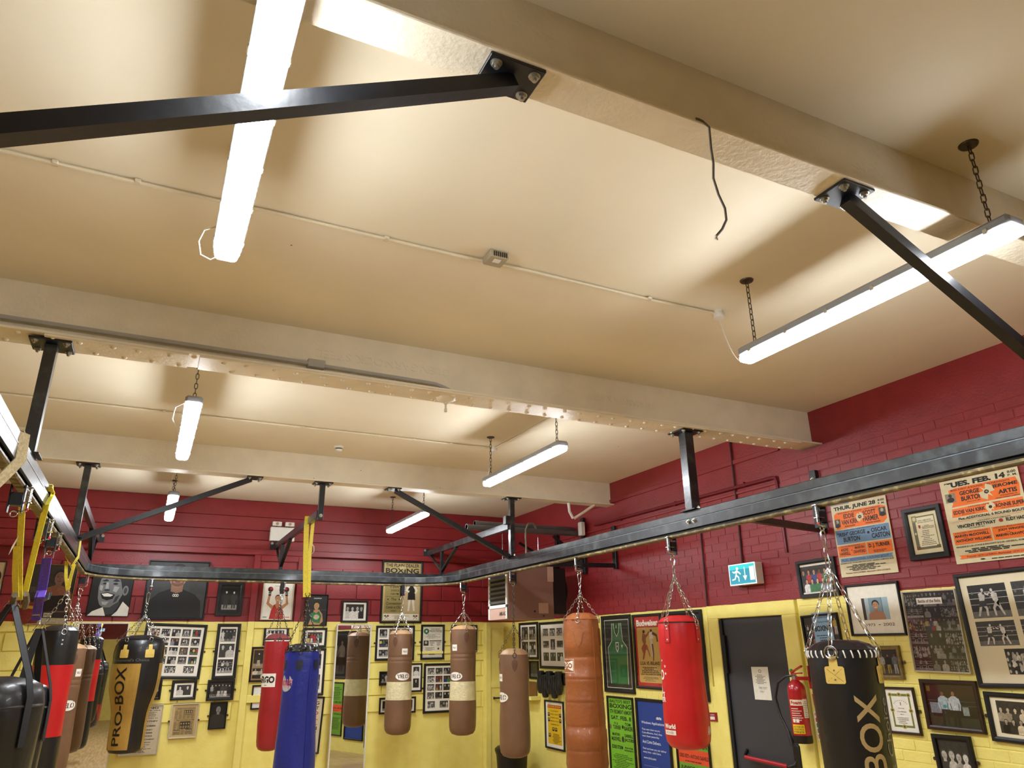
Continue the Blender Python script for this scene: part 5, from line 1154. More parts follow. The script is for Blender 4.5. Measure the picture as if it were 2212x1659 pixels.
def bill_green(P):
    w, h = P.w, P.h; P.bg('72B52A')
    for s_, a, b, c, d_ in (("BALTO'S BEST", .06, .955, .94, .985), ('BOXING', .05, .9, .96, .945), ('5TH REGIMENT ARMORY', .05, .845, .97, .885), ('SAT. FEB. 8', .08, .785, .92, .825), ('D.J.', .2, .735, .38, .76), ('TURNER', .15, .69, .48, .73), ('TOM', .65, .735, .88, .765), ('BAKER', .62, .69, .97, .73), ('MARVIN', .1, .625, .42, .655), ('McDOWELL', .06, .575, .46, .615), ('DARRELL', .62, .625, .96, .655), ('JACOBS', .6, .575, .97, .615), ('EDDIE STORM', .06, .5, .52, .535), ('FOUR OTHER', .6, .515, .93, .53), ('EXCITING BOUTS', .58, .49, .93, .505)):
        P.text(s_, w*a, h*b, w*c, h*d_, BK, .03)
    P.star(w*.56, h*.72, w*.05, BK, 8, .6); P.ell(w*.54, h*.6, w*.05, h*.03, '3A3A2C'); P.ell(w*.04, h*.71, w*.04, h*.025, '7A5A44'); P.lines(w*.05, h*.1, w*.95, h*.46, 22, '2F5A12', rng, .4); P.rect(0, 0, w, h*.07, 'D8CFA8')
pic('R', (1312, 1499, 1383, 1745), 'bright green fight bill with black lettering', art=bill_green, fw=.022)
def art_cit(P):
    w, h = P.w, P.h; P.bg('1F3E8E'); P.text('citrix', w*.62, h*.82, w*.8, h*.85, WHITE, .04)
    for s_, x1, y, k in (('Windows Applications...', .92, .755, .035), ('They want them secure.', .72, .69, .025), ('Cost-effective. And, they', .78, .655, .025), ('want them yesterday.', .68, .62, .025), ('And Citrix Delivers.', .72, .56, .032), ('Find out how you can deliver', .88, .49, .026), ('every time - with Citrix.', .7, .455, .026), ('www.citrix.com', .52, .40, .022)):
        P.text(s_, w*.1, h*y, w*x1, h*(y+k), 'DDE4F4', .01)
    P.rect(w*.1, h*.33, w*.92, h*.3325, '8FA2D4'); P.rect(w*.03, h*.285, w*.95, h*.2875, '8FA2D4')
pic('R', (1373, 1503, 1462, 1745), 'black framed blue poster with white lines of text', art=art_cit, fw=.03)
def art_lyon(P):
    w, h = P.w, P.h; P.bg('6FA52E'); P.text('VAN KIRK v LYON', w*.05, h*.60, w*.95, h*.65, BK, .03); P.rect(0, h*.44, w, h*.58, 'E4502C'); P.text('GREG KEYS v ANTONIO DeSHIELD', w*.04, h*.49, w*.97, h*.53, BK, .03); P.lines(w*.1, h*.455, w*.9, h*.475, 1, BK, rng); P.text('JUNIOR HALL', w*.05, h*.37, w*.9, h*.41, BK, .03); P.lines(w*.06, h*.1, w*.94, h*.34, 12, '2F4A12', rng); P.lines(w*.06, h*.68, w*.94, h*.94, 8, '2F4A12', rng)
pic('R', (1455, 1520, 1548, 1760), 'green and orange fight bill under the bright red bag', art=art_lyon, fw=.02)

# ---- right wall, thick part
pic('T', ((1720, 1214), (1802, 1202), (1820, 1285), (1734, 1294)), 'black framed colour team photo beside the exit sign', [(.0, .05, 1, .93, 'team6', dict(colour=True))], fw=.035, hooks=False)
def bill_june(P):
    w, h = P.w, P.h; P.bg(CRM); P.rect(0, h*.985, w*.35, h, '8A9AA0')
    P.text('THUR. JUNE 28', w*.05, h*.895, w*.82, h*.965, BK, .05); P.text('8:00', w*.86, h*.935, w*.97, h*.965, BK, .03); P.text('P. M.', w*.86, h*.895, w*.97, h*.92, BK, .03)
    P.poly([(w*.06, h*.65), (w*.03, h*.72), (w*.04, h*.86), (w*.1, h*.885), (w*.9, h*.885), (w*.97, h*.86), (w*.97, h*.7), (w*.9, h*.65)], OR)
    P.text('MAIN EVENT - 8 ROUNDS - LIGHTWEIGHTS', w*.12, h*.858, w*.88, h*.875, BK, .02); P.text('EDDIE', w*.22, h*.785, w*.42, h*.845, BK, .03); P.text('VAN KIRK', w*.17, h*.7, w*.48, h*.77, BK, .03); P.text('SCOTT', w*.58, h*.785, w*.8, h*.845, BK, .03); P.text('FARMER', w*.57, h*.7, w*.84, h*.77, BK, .03)
    P.star(w*.52, h*.775, w*.07, CRM, 12, .5); P.ell(w*.52, h*.775, w*.032, h*.024, BK); P.text('VS', w*.505, h*.766, w*.535, h*.784, CRM, .02)
    for x, y in ((.09, .735), (.91, .795)): P.rect(w*(x-.055), h*(y-.055), w*(x+.055), h*(y+.055), '4E4A3C'); P.ell(w*x, h*(y+.02), w*.025, h*.025, 'B0A688'); P.ell(w*x, h*(y-.035), w*.045, h*.03, '1D1A14')
    P.text('THE PRIDE OF BALTIMORE', w*.22, h*.668, w*.42, h*.685, BK); P.text('TOP RATED WARRIOR', w*.6, h*.668, w*.86, h*.685, BK)
    P.rect(w*.02, h*.44, w*.98, h*.635, BLU); P.text('8 ROUNDS - WELTERWEIGHTS', w*.2, h*.615, w*.75, h*.628, BK); P.text('"IRISH" GEORGE', w*.05, h*.545, w*.58, h*.6, BK, .03); P.text('BURTON', w*.16, h*.465, w*.47, h*.53, BK, .03); P.text('OSCAR', w*.68, h*.545, w*.94, h*.6, BK, .03); P.text('CASTON', w*.68, h*.465, w*.97, h*.53, BK, .03); P.ell(w*.63, h*.55, w*.022, h*.017, BK)
    P.rect(w*.02, h*.27, w*.55, h*.42, OR); P.rect(w*.57, h*.27, w*.98, h*.42, OR); P.text('ANDRE', w*.07, h*.345, w*.22, h*.385, BK, .03); P.text('HARRELL', w*.05, h*.29, w*.25, h*.335, BK, .03); P.text('MARVIN', w*.35, h*.355, w*.52, h*.39, BK, .03); P.text('CRAWFORD', w*.31, h*.3, w*.53, h*.34, BK, .03); P.text('VS', w*.27, h*.34, w*.3, h*.355, BK); P.text('D. J. TURNER', w*.6, h*.335, w*.95, h*.4, BK, .04); P.text('6 ROUNDS MIDDLEWEIGHTS', w*.08, h*.4, w*.45, h*.412, BK); P.lines(w*.62, h*.285, w*.94, h*.32, 2, BK, rng, .4)
    P.poly([(w*.04, h*.2), (w*.97, h*.2), (w*.94, h*.225), (w*.97, h*.25), (w*.04, h*.25)], BLU); P.text('PLUS... ADDITIONAL 6 ROUND BOUT', w*.07, h*.21, w*.9, h*.24, '3A4A60', .02)
    P.text('RINGSIDE $12.00 - STAGE & BALCONY $10.00 - GENERAL ADMISSION $8.00', w*.03, h*.172, w*.97, h*.19, BK, .02); P.lines(w*.04, h*.075, w*.96, h*.16, 5, '2A251C', rng, .55); P.text('Promoter: LEON LUCKMAN - Matchmaker: LEON LUCKMAN', w*.1, h*.04, w*.88, h*.058, '7A2A12', .02)
def sheet(wall, q, label, art, bulge=.012, name='fight_poster'):
    t, w_, h_ = on_wall(name, wall, q, label, 'poster', .006)
    P = Paint(w_, h_); art(P); L0 = t.location
    def W(u, v, l): return Vector((u-w_/2, v-h_/2, l+.003+bulge*math.sin(math.pi*u/w_)*math.sin(math.pi*v/h_)+.008*(u/w_)*(1-v/h_)))
    P.build('print', t, PRINT, wrap=W, cut=.06)
    n = 10; vs = [W(w_*i/n, h_*j/n, -.0025) for j in range(n+1) for i in range(n+1)]; vs2 = [v+Vector((0, 0, .0022)) for v in vs]; k = (n+1)**2
    fs = [(j*(n+1)+i, j*(n+1)+i+1, (j+1)*(n+1)+i+1, (j+1)*(n+1)+i) for j in range(n) for i in range(n)]
    ed = [i for i in range(n)]; fs2 = [tuple(q_+k for q_ in f)[::-1] for f in fs]
    rim = [i for i in range(n+1)]+[(j+1)*(n+1)+n for j in range(n)]+[n*(n+1)+n-1-i for i in range(n)]+[(n-1-j)*(n+1) for j in range(n-1)]
    fs3 = [(rim[i], rim[(i+1) % len(rim)], rim[(i+1) % len(rim)]+k, rim[i]+k) for i in range(len(rim))]
    MB().add(vs+vs2, fs+fs2+fs3).build('card', mat('poster_card', 'D9CDA6', .7), t, True, True)
    return t
sheet('T', ((1797.4, 1092), (1913, 1070), (1945, 1235), (1818, 1249)), 'orange and blue fight poster on cream card, smaller of two', bill_june)
def bill_feb(P):
    w, h = P.w, P.h; P.bg(CRM)
    P.text('TUES. FEB. 14', w*.06, h*.895, w*.84, h*.96, BK, .06); P.text('8:00', w*.87, h*.935, w*.97, h*.965, BK, .03); P.text('P. M.', w*.87, h*.9, w*.98, h*.925, BK, .03)
    P.poly([(w*.1, h*.66), (w*.13, h*.7), (w*.1, h*.8), (w*.1, h*.87), (w*.2, h*.885), (w*.95, h*.885), (w*.98, h*.8), (w*.96, h*.67)], OR); P.text('MAIN EVENT--8 ROUNDS--WELTERWEIGHTS', w*.13, h*.85, w*.88, h*.872, BK, .02)
    P.text('GEORGE', w*.24, h*.785, w*.5, h*.835, BK, .04); P.text('BURTON', w*.25, h*.715, w*.53, h*.77, BK, .04); P.text('JEROME', w*.66, h*.79, w*.96, h*.84, BK, .04); P.text('ARTIS', w*.72, h*.72, w*.94, h*.77, BK, .04)
    P.star(w*.585, h*.775, w*.1, CRM, 8, .35); P.ell(w*.585, h*.775, w*.03, h*.024, BK); P.text('VS', w*.57, h*.765, w*.6, h*.785, CRM, .02)
    P.rect(w*.04, h*.72, w*.18, h*.83, '8E866C'); P.ell(w*.11, h*.8, w*.025, h*.022, '2A2620'); P.ell(w*.11, h*.752, w*.05, h*.03, '17140F'); P.text('PARKVILLE, MD.', w*.32, h*.69, w*.5, h*.702, BK); P.text('PHILADELPHIA, PA.', w*.74, h*.695, w*.94, h*.708, BK); P.text('FOUGHT 2 WORLD CHAMPIONS', w*.68, h*.672, w*.96, h*.685, BK)
    P.poly([(w*.08, h*.54), (w*.1, h*.64), (w*.98, h*.65), (w*.98, h*.55)], OR); P.text('8 ROUNDS--LIGHTWEIGHTS', w*.32, h*.628, w*.72, h*.645, BK, .01); P.text('EDDIE VAN KIRK', w*.11, h*.57, w*.53, h*.615, BK, .04); P.text('RONNIE SUPER', w*.66, h*.575, w*.99, h*.62, BK, .04); P.star(w*.595, h*.595, w*.06, CRM, 8, .5); P.ell(w*.595, h*.595, w*.022, h*.018, BK); P.text('BALTIMORE, MD.', w*.22, h*.551, w*.4, h*.563, BK); P.text('PHILADELPHIA, PA.', w*.72, h*.555, w*.92, h*.567, BK)
    P.text('Plus..ADDITIONAL 6 ROUND BOUT', w*.16, h*.5, w*.97, h*.53, BK, .03); P.rect(w*.04, h*.484, w*.98, h*.486, OR)
    P.text('4 ROUNDS--LIGHTWEIGHTS', w*.4, h*.455, w*.8, h*.47, BK, .01); P.text('VINCENT PETTWAY', w*.12, h*.405, w*.62, h*.445, BK, .04); P.text('RUDY HAGER', w*.74, h*.41, w*1.0, h*.45, BK, .04); P.ell(w*.68, h*.43, w*.025, h*.02, 'A8301C'); P.text('BALTIMORE, MD.', w*.28, h*.385, w*.48, h*.397, BK)
    P.rect(w*.04, h*.22, w*.53, h*.365, OR); P.rect(w*.55, h*.22, w*.98, h*.365, OR); P.text('4 ROUNDS--WELTERWEIGHTS', w*.07, h*.342, w*.5, h*.357, BK, .01); P.text('MARVIN McDOWELL', w*.06, h*.3, w*.51, h*.332, BK, .04); P.text('-VS-', w*.16, h*.283, w*.24, h*.294, BK); P.text('ANTHONY WILLIAMS', w*.06, h*.245, w*.52, h*.277, BK, .04); P.text('4 ROUNDS-MIDDLEWEIGHTS', w*.57, h*.345, w*.96, h*.36, BK, .01); P.text('JODY WINGFIELD', w*.62, h*.303, w*.97, h*.335, BK, .04); P.text('-VS-', w*.7, h*.287, w*.77, h*.297, BK); P.text('MARVIN CRAWFORD', w*.58, h*.25, w*.97, h*.28, BK, .04)
    P.text('RINGSIDE $12.00--STAGE & BALCONY $12.00--GENERAL ADMISSION', w*.05, h*.18, w*.98, h*.2, BK, .02); P.lines(w*.06, h*.115, w*.96, h*.168, 3, BK, rng, .6); P.poly([(w*.06, h*.055), (w*.98, h*.055), (w*.98, h*.095), (w*.06, h*.095), (w*.09, h*.075)], OR); P.text('Promoter: LEON LUCKMAN--Matchmaker: LEON LUCKMAN', w*.16, h*.063, w*.96, h*.085, '5A1E08', .03); P.ell(w*.35, h*.03, w*.03, h*.008, BK); P.lines(w*.4, h*.02, w*.95, h*.04, 1, BK, rng)
sheet('T', ((2026, 1040), (2197, 1008), (2250, 1198), (2073, 1221)), 'orange and cream fight poster, larger of two, half behind the rail', bill_feb)
def art_cert(P):
    w, h = P.w, P.h; P.bg('DED2A8'); P.rect(w*.1, h*.1, w*.9, h*.92, '6E6A50'); P.rect(w*.22, h*.16, w*.87, h*.89, 'E6DCB8'); P.rect(w*.1, h*.78, w*.28, h*.94, '8E875C'); P.ell(w*.19, h*.86, w*.06, h*.05, 'D2C894'); P.rect(w*.1, h*.1, w*.24, h*.18, '7A4A2C'); P.rect(w*.8, h*.1, w*.93, h*.18, '6A6038'); P.ell(w*.16, h*.5, w*.04, h*.03, 'C8BE94')
    P.text('IRISH AMATEUR', w*.32, h*.79, w*.78, h*.82, BK, .01); P.text('BOXING ASSOCIATION', w*.3, h*.745, w*.84, h*.775, BK, .01); P.poly([(w*.3, h*.7), (w*.37, h*.7), (w*.37, h*.64), (w*.335, h*.61), (w*.3, h*.64)], 'A8343A'); P.lines(w*.42, h*.6, w*.84, h*.7, 3, '3A3424', rng, .35); P.lines(w*.28, h*.2, w*.84, h*.58, 9, '3A3424', rng, .3)
pic('T', ((1949, 1103), (2031.6, 1087), (2056.7, 1202), (1971, 1212)), 'black framed certificate with an ornate left border between the two posters', art=art_cert, fw=.042)
def art_1973(P):
    w, h = P.w, P.h; P.bg('EFEADB'); a, b, c, d_ = .26, .28, .78, .74
    P.rect(w*a, h*b, w*c, h*d_, '7E9AA6'); P.rect(w*a, h*b, w*(a+.06), h*d_, '3A2A24'); P.rect(w*(a+.06), h*b, w*(a+.14), h*d_, 'A8BAC0'); P.rect(w*(c-.12), h*b, w*c, h*d_, '9AB6C4'); P.rect(w*(c-.13), h*b, w*(c-.115), h*d_, '5A7480')
    x = .53; P.poly([(w*(x-.17), h*b), (w*(x-.15), h*.41), (w*(x-.06), h*.46), (w*(x+.06), h*.46), (w*(x+.15), h*.41), (w*(x+.17), h*b)], 'B08264'); P.rect(w*(x-.035), h*.44, w*(x+.035), h*.52, 'A87A5C'); P.ell(w*x, h*.61, w*.072, h*.085, '1C1512'); P.ell(w*x, h*.575, w*.06, h*.08, 'B98C6C', 18); P.rect(w*(x-.025), h*.53, w*(x+.025), h*.54, WHITE); P.L += 1
    for sx in (-1, 1): P.ell(w*(x+sx*.024), h*.6, w*.01, h*.007, '1A1210', 6, False)
    P.text('1973', w*.29, h*.15, w*.46, h*.205, '2A2822', .0); P.text('-', w*.53, h*.17, w*.57, h*.182, '2A2822', .0); P.text('2002', w*.62, h*.15, w*.84, h*.21, '2A2822', .0)
pic('T', ((1827, 1264.3), (1941, 1254.7), (1962.5, 1372), (1842, 1374.7)), 'cream mounted portrait of a bare chested man over the years 1973 - 2002', art=art_1973, fw=.018)
cg = []
ks = ('crowd', 'team4', 'full4', 'fight', 'bust2', 'crowd'); k_ = 0
for j, (y0, y1) in enumerate(((.81, 1), (.67, .81), (.5, .67), (.33, .5), (.15, .33), (0, .15))):
    for i in range(3): cg.append((i/3+.002, y0+.002, (i+1)/3-.002, y1-.002, ks[k_ % 6], dict(dark=.3 if j in (0, 1) else .5, colour=(j == 2 and i < 2)))); k_ += 1
t = pic('T', ((1949, 1278), (2063, 1272), (2105, 1456), (1979.6, 1451)), 'silver framed dark photo collage with a small white title strip', cg, fw=.012, fm=SILVER, mount=BLACKP, glass=True)
P = Paint(.2, .045); P.rect(0, 0, .2, .045, WHITE); P.text('Battle of the Belts', .012, .012, .188, .034, BK, .02); P.build('title_strip', t, PRINT, xy=(-.10, .185), z=.0115)
pic('T', ((2063, 1243), (2300, 1213), (2365, 1492), (2116.4, 1484)), 'large white mounted frame of boxing match photos', [(.07, .60, .47, .92, 'fight'), (.53, .60, .93, .92, 'fight'), (.07, .34, .47, .57, 'fight'), (.53, .34, .93, .57, 'fight'), (.3, .08, .7, .31, 'crowd')], fw=.03, mount=MOUNTC)
cg = G_(3, 3, 0, 0, 1, 1, .004, .004, ('team5', 'crowd', 'full3', 'bust2'), 'all', dark=.7)
t = pic('T', ((1733, 1329), (1812, 1324), (1835, 1466), (1754, 1470)), 'black framed colour collage with a blue boxing notice, behind the laced bag', cg, fw=.02, mount=BLACKP)
P = Paint(.2, .3); P.rect(0, 0, .2, .3, '8FB8DC'); P.text('Irish Amateur Boxing', .02, .25, .18, .268, BK, .01); P.text('& Championships', .03, .215, .17, .232, BK, .01); P.text('BOXING', .015, .15, .185, .195, BK, .04); P.lines(.02, .02, .18, .13, 6, '2A4A6A', rng, .4); P.build('notice', t, PRINT, xy=(-.075, -.03), z=.0115)
pic('T', ((1875, 1396), (1945, 1394), (1957, 1468), (1884, 1466)), 'gilt framed dim photo of people standing, beside the laced bag, under the 1973 portrait', [(0, 0, 1, 1, 'full4', dict(colour=True, dark=.45))], fw=.03, fm=GILT, mount=BLACKP, hooks=True)
def art_cert2(P):
    w, h = P.w, P.h; P.bg('E9E6DA'); gr = '6E7A34'
    for a, b, c, d_ in ((.14, .1, .2, .9), (.8, .1, .86, .9), (.14, .84, .86, .9), (.14, .1, .86, .15)): P.rect(w*a, h*b, w*c, h*d_, gr)
    for x, y in ((.17, .87), (.83, .87), (.5, .88), (.17, .5), (.83, .5), (.5, .12)): P.ell(w*x, h*y, w*.075, h*.05, 'A8983A'); P.ell(w*x, h*y, w*.035, h*.024, '3A3C28')
    for k in range(9):
        a = math.pi*(.15+.7*k/8); P.ell(w*(.5-.26*math.cos(a)), h*(.6+.14*math.sin(a)), w*.014, h*.009, BK, 6)
    P.rect(w*.49, h*.62, w*.51, h*.7, BK); P.text('Boxing', w*.4, h*.54, w*.6, h*.565, '5A5648'); P.text('Certificate', w*.34, h*.46, w*.66, h*.485, '5A5648'); P.text('Merit', w*.44, h*.4, w*.56, h*.42, '5A5648'); P.lines(w*.28, h*.2, w*.72, h*.36, 4, '6A6658', rng, .25)
pic('T', ((1909, 1483), (1978, 1485), (1993, 1589.5), (1922, 1583)), 'dark wood framed certificate with an olive green border', art=art_cert2, fw=.018, fm=WOODF, hooks=True)
def art_two(P):
    w, h = P.w, P.h; P.bg('170E0C'); P.rect(0, h*.7, w, h, '2A100E'); P.rect(0, 0, w, h*.22, '2E3426'); P.rect(w*.05, h*.3, w*.36, h*.55, '77828A'); P.rect(w*.7, h*.28, w*.82, h*.48, '8A928E'); P.rect(w*.03, h*.82, w*.1, h*.95, '6A5A14'); P.L += 1
    for y in (.6, .5): P.rect(0, h*y, w, h*(y+.008), '5A6460', False)
    full(P, w*.34, h*.03, h*.82, '6A4630', '9FB0B8', '17171A', '120E0C', rng); full(P, w*.56, h*.0, h*.86, '8A6248', 'B4BCC0', '121215', '18120E', rng); P.ell(w*.36, h*.47, w*.04, h*.04, '2E8A8A')
pic('T', ((1988.6, 1466.5), (2113, 1471), (2133, 1587), (2007, 1574)), 'wide dark wood framed photo of two men in white shirts', art=art_two, fw=.03, fm=WOODF, glass=True, am=PHOTO)
pic('T', ((2127, 1494.5), (2285, 1502), (2310, 1622), (2147, 1598.5)), 'black framed sepia photo of two rows of boxers', [(.09, .1, .92, .92, 'team7', dict(tint=(1, .82, .55)))], fw=.032, mount=MOUNTC, hooks=True)
pic('T', ((2014.4, 1584), (2100, 1591.4), (2122, 1706), (2036, 1694)), 'black framed photo of four boys side by side', one('bust4', .04, tint=(1, .95, .82)), fw=.03, mount=BLACKP, hooks=True)

# ------------------------------------------------------------------ fittings on the walls
# exit sign
t = thing('exit_sign', (XW-.004, 5.58, 2.36), 'lit green running man exit sign above the fire door', 'exit sign')
xs_ = XW-.10
y0, y1 = onX(1633, 1240, xs_).y, onX(1575, 1240, xs_).y; z0, z1 = onX(1606, 1263, xs_).z, onX(1603, 1217, xs_).z
MB().cbox(xs_, XW-.004, y0, y1, z0, z1, .006).build('box', PVCW, t, False)
P = Paint(y1-y0, z1-z0); w_, h_ = P.w, P.h; P.rect(0, 0, w_, h_, 'E8EEEC'); P.rect(w_*.03, h_*.05, w_*.97, h_*.95, '2F8FA6'); P.rect(w_*.03, h_*.74, w_*.97, h_*.95, '2EC4C8')
P.rect(w_*.78, h_*.18, w_*.95, h_*.82, WHITE); P.limb([(w_*.6, h_*.82), (w_*.6, h_*.35)], w_*.03, w_*.03, WHITE); P.poly([(w_*.52, h_*.42), (w_*.68, h_*.42), (w_*.6, h_*.18)], WHITE)
P.ell(w_*.33, h_*.78, w_*.045, h_*.08, WHITE)
for pts in ([(.31, .7), (.26, .45)], [(.3, .66), (.2, .6), (.14, .66)], [(.31, .66), (.4, .58), (.44, .5)], [(.27, .48), (.36, .36), (.36, .16)], [(.26, .46), (.22, .3), (.1, .26)]): P.limb([(w_*a, h_*b) for a, b in pts], w_*.05, w_*.035, WHITE)
o = P.build('sign_face', t, attr_mat('sign_face', .3, .02, 10), xy=(0, 0)); o.matrix_local = Matrix.Translation(Vector((xs_-.001, y1, z0))-t.location) @ ROTR.to_4x4()
nt = o.data.materials[0].node_tree; nt.links.new(nt.nodes['Attribute'].outputs['Color'], nt.nodes['Principled BSDF'].inputs['Emission Color']); nt.nodes['Principled BSDF'].inputs['Emission Strength'].default_value = .10
# notice on the door
t, w_, h_ = on_wall('door_notice', 'R', ((1629, 1441), (1665, 1440), (1669.6, 1513), (1633, 1510)), 'white paper notice reading fire exit only on the grey door', 'notice', .0235)
P = Paint(w_, h_); P.bg('E2DFD0'); P.ell(w_*.5, h_*.87, w_*.09, h_*.05, '5A5A50'); P.ell(w_*.5, h_*.87, w_*.06, h_*.033, 'E2DFD0'); P.lines(w_*.15, h_*.48, w_*.85, h_*.78, 8, '55534A', rng, .45); P.text('FIRE EXIT', w_*.34, h_*.32, w_*.82, h_*.39, BK, .0); P.text('ONLY', w_*.36, h_*.22, w_*.62, h_*.28, BK, .0)
P.build('print', t, PRINT, xy=(-w_/2, -h_/2), z=.0012); MB().box(-w_/2, w_/2, -h_/2, h_/2, .0004, .0012).build('paper', MOUNT, t, False, True)
# fire extinguisher
ex, ey, ez = XW-.14, 4.985, 1.02
ex, ey, ez = 5.09, 4.945, 1.035
t = thing('fire_extinguisher', (ex, ey, ez), 'red foam fire extinguisher hung on a bracket beside the grey door', 'fire extinguisher')
EXR = mat('extinguisher_red', 'A81A22', .25, var=.05, coat=.4)
c_ = (ex, ey)
MB().lathe([(.0, ez), (.074, ez), (.078, ez+.01), (.078, ez+.06)], c_, 24).build('base_boot', BLACKP, t)
bp_ = [(.075, ez+.06), (.075, ez+.40), (.072, ez+.43), (.058, ez+.46), (.035, ez+.48), (.026, ez+.49)]
MB().lathe(bp_, c_, 24).build('cylinder', EXR, t)
MB().lathe([(.026, ez+.49), (.024, ez+.52), (.018, ez+.525), (.018, ez+.545)], c_, 14).build('valve', CHROME, t)
MB().bar((ex-.01, ey+.02, ez+.545), (ex-.03, ey-.12, ez+.60), .022, .012).bar((ex-.01, ey+.02, ez+.535), (ex-.03, ey-.11, ez+.545), .022, .010).build('handle', EXR, t, False)
MB().ball((ex, ey+.03, ez+.56), .016, 8).build('safety_tag', mat('green_tag', '2F7A3A', .5), t)
MB().tube([(ex, ey+.02, ez+.52), (ex-.02, ey+.08, ez+.515), (ex-.03, ey+.17, ez+.46), (ex-.03, ey+.22, ez+.34), (ex-.03, ey+.19, ez+.2), (ex-.05, ey+.10, ez+.08)], .010, 8).build('hose', BLACKP, t)
MB().tube([(ex-.05, ey+.10, ez+.08), (ex-.06, ey+.07, ez+.0), (ex-.062, ey+.065, ez-.02)], .016, 8).build('nozzle', BLACKP, t)
bgx = dict(root=t, x=ex, y=ey, rf=rfun(bp_))
P = Paint(.17, .30, False); P.rect(0, .215, .11, .26, 'E2D9BE'); P.text('Foam', .01, .224, .10, .252, 'A81A22', .04); P.lines(.005, .1, .1, .205, 6, 'D8C8B8', rng, .4, False); P.rect(.11, .12, .16, .265, 'DDD8C8'); P.lines(.113, .13, .157, .255, 9, '6A6660', rng, .35)
for k in range(2): P.rect(.01+.03*k, .085, .034+.03*k, .112, WHITE)
P.rect(0, 0, .1, .07, 'E6C21E')
for s_, y in (('NOT FOR USE', .046), ('ON ELECTRICAL', .026), ('FIRES', .006)): P.text(s_, .008, y, .092, y+.014, BK, .01)
P.build('label_print', t, INK, wrap=wrapper(bgx, 8, ez+.225, .17, .30, .001), cut=.02)
MB().bar((XT-.004, ey-.115, ez+.50), (ex-.01, ey-.02, ez+.50), .02, .03).cbox(XT-.014, XT-.004, ey-.145, ey-.085, ez+.42, ez+.60, .002).build('bracket', EXR, t, False)
# extinguisher signs
def sign(wall, q, label, art, name='safety_sign'):
    t, w_, h_ = on_wall(name, wall, q, label, 'sign'); MB().box(-w_/2, w_/2, -h_/2, h_/2, 0, .003).build('plate', PVCW, t, False, True); P = Paint(w_, h_); art(P); P.build('print', t, PRINT, xy=(-w_/2, -h_/2), z=.0031); return t
def a1(P): P.bg('B8252C'); P.rect(P.w*.15, P.h*.2, P.w*.5, P.h*.8, WHITE); P.rect(P.w*.2, P.h*.3, P.w*.45, P.h*.7, 'B8252C'); P.limb([(P.w*.6, P.h*.3), (P.w*.8, P.h*.7)], P.w*.1, P.w*.1, WHITE)
sign('T', ((1756, 1499), (1776, 1499), (1778, 1523), (1759, 1524)), 'small red fire equipment sign behind the laced bag', a1)
def a2(P):
    P.bg('E4E0CE'); P.text('FOAM', P.w*.08, P.h*.84, P.w*.6, P.h*.95, 'B8252C', .03)
    for k, c in enumerate(('B8252C', '2F7A3A', '2F7A3A', 'D0503A')): P.rect(P.w*.08, P.h*(.64-.19*k), P.w*.3, P.h*(.78-.19*k), c)
    P.lines(P.w*.36, P.h*.08, P.w*.9, P.h*.76, 8, '4A4A44', rng, .4)
sign('T', ((1761, 1538), (1790, 1537), (1797, 1600), (1766, 1600)), 'tall extinguisher instruction sign behind the laced bag', a2)
# red call point plate with white label
def a3(P): P.bg('8E1A24'); P.rect(P.w*.05, P.h*.2, P.w*.6, P.h*.55, WHITE); P.rect(P.w*.1, P.h*.68, P.w*.6, P.h*.78, 'D8A8A0')
t = sign('R', ((1533, 1540), (1551, 1538), (1553, 1557), (1536, 1560)), 'small red call point beside the door frame', a3, 'call_point')
# twin emergency lamp
t = thing('emergency_light', (1.59, YB-.004, 3.26), 'white twin spot emergency light box high on the back wall', 'light')
MB().cbox(1.42, 1.755, YB-.10, YB-.02, 3.26, 3.452, .006).build('box', PVCW, t, False)
for a, b in ((1.44, 1.565), (1.615, 1.74)): MB().cbox(a, b, YB-.09, YB-.03, 3.47, 3.53, .006).build('spot', PVCW, t, False); MB().cyl(((a+b)/2, YB-.09, 3.50), ((a+b)/2, YB-.096, 3.50), .02, n=12).build('lens', mat('amber_lens', 'B08A70', .3), t); MB().cyl(((a+b)/2, YB-.06, 3.45), ((a+b)/2, YB-.06, 3.475), .008, n=8).build('stem', BLACKP, t)
# heater with flues ---------------------------------------------------------------------
HT = mat('heater_enamel', '8C6A5E', .45, var=.05, scale=4); HTP = mat('heater_pale', 'C2A08F', .45, var=.05)
hx0, hx1, hy0, hy1, hz0, hz1 = 4.12, 4.79, 8.60, 9.17, 2.15, 2.86
t = thing('unit_heater', ((hx0+hx1)/2, (hy0+hy1)/2, hz0), 'pinkish brown box heater with a louvred front in the corner', 'heater')
MB().cbox(hx0, hx1, hy0, hy1, hz0, hz1, .01).build('casing', HT, t, False)
MB().box(hx0-.004, hx0, hy0+.03, hy1-.03, hz0+.17, hz1-.06).build('louvre_recess', BLACKP, t, False)
for a, b, c, d_ in ((hy0, hy0+.035, hz0+.005, hz1), (hy1-.035, hy1, hz0+.005, hz1), (hy0, hy1, hz1-.05, hz1), (hy0, hy1, hz0+.14, hz0+.18)): MB().cbox(hx0-.02, hx0, a, b, c, d_, .003).build('louvre_frame', PVCW, t, False)
for k in range(8): MB().bar((hx0-.012, hy0+.03, hz0+.215+k*.058), (hx0-.012, hy1-.03, hz0+.215+k*.058), .034, .004, (.75, 0, .65)).build('louvre_slat', mat('louvre_metal', '6E6A5C', .4, .4), t, False)
MB().cbox(hx0-.012, hx0, hy0, hy1, hz0, hz0+.14, .003).build('name_panel', HTP, t, False)
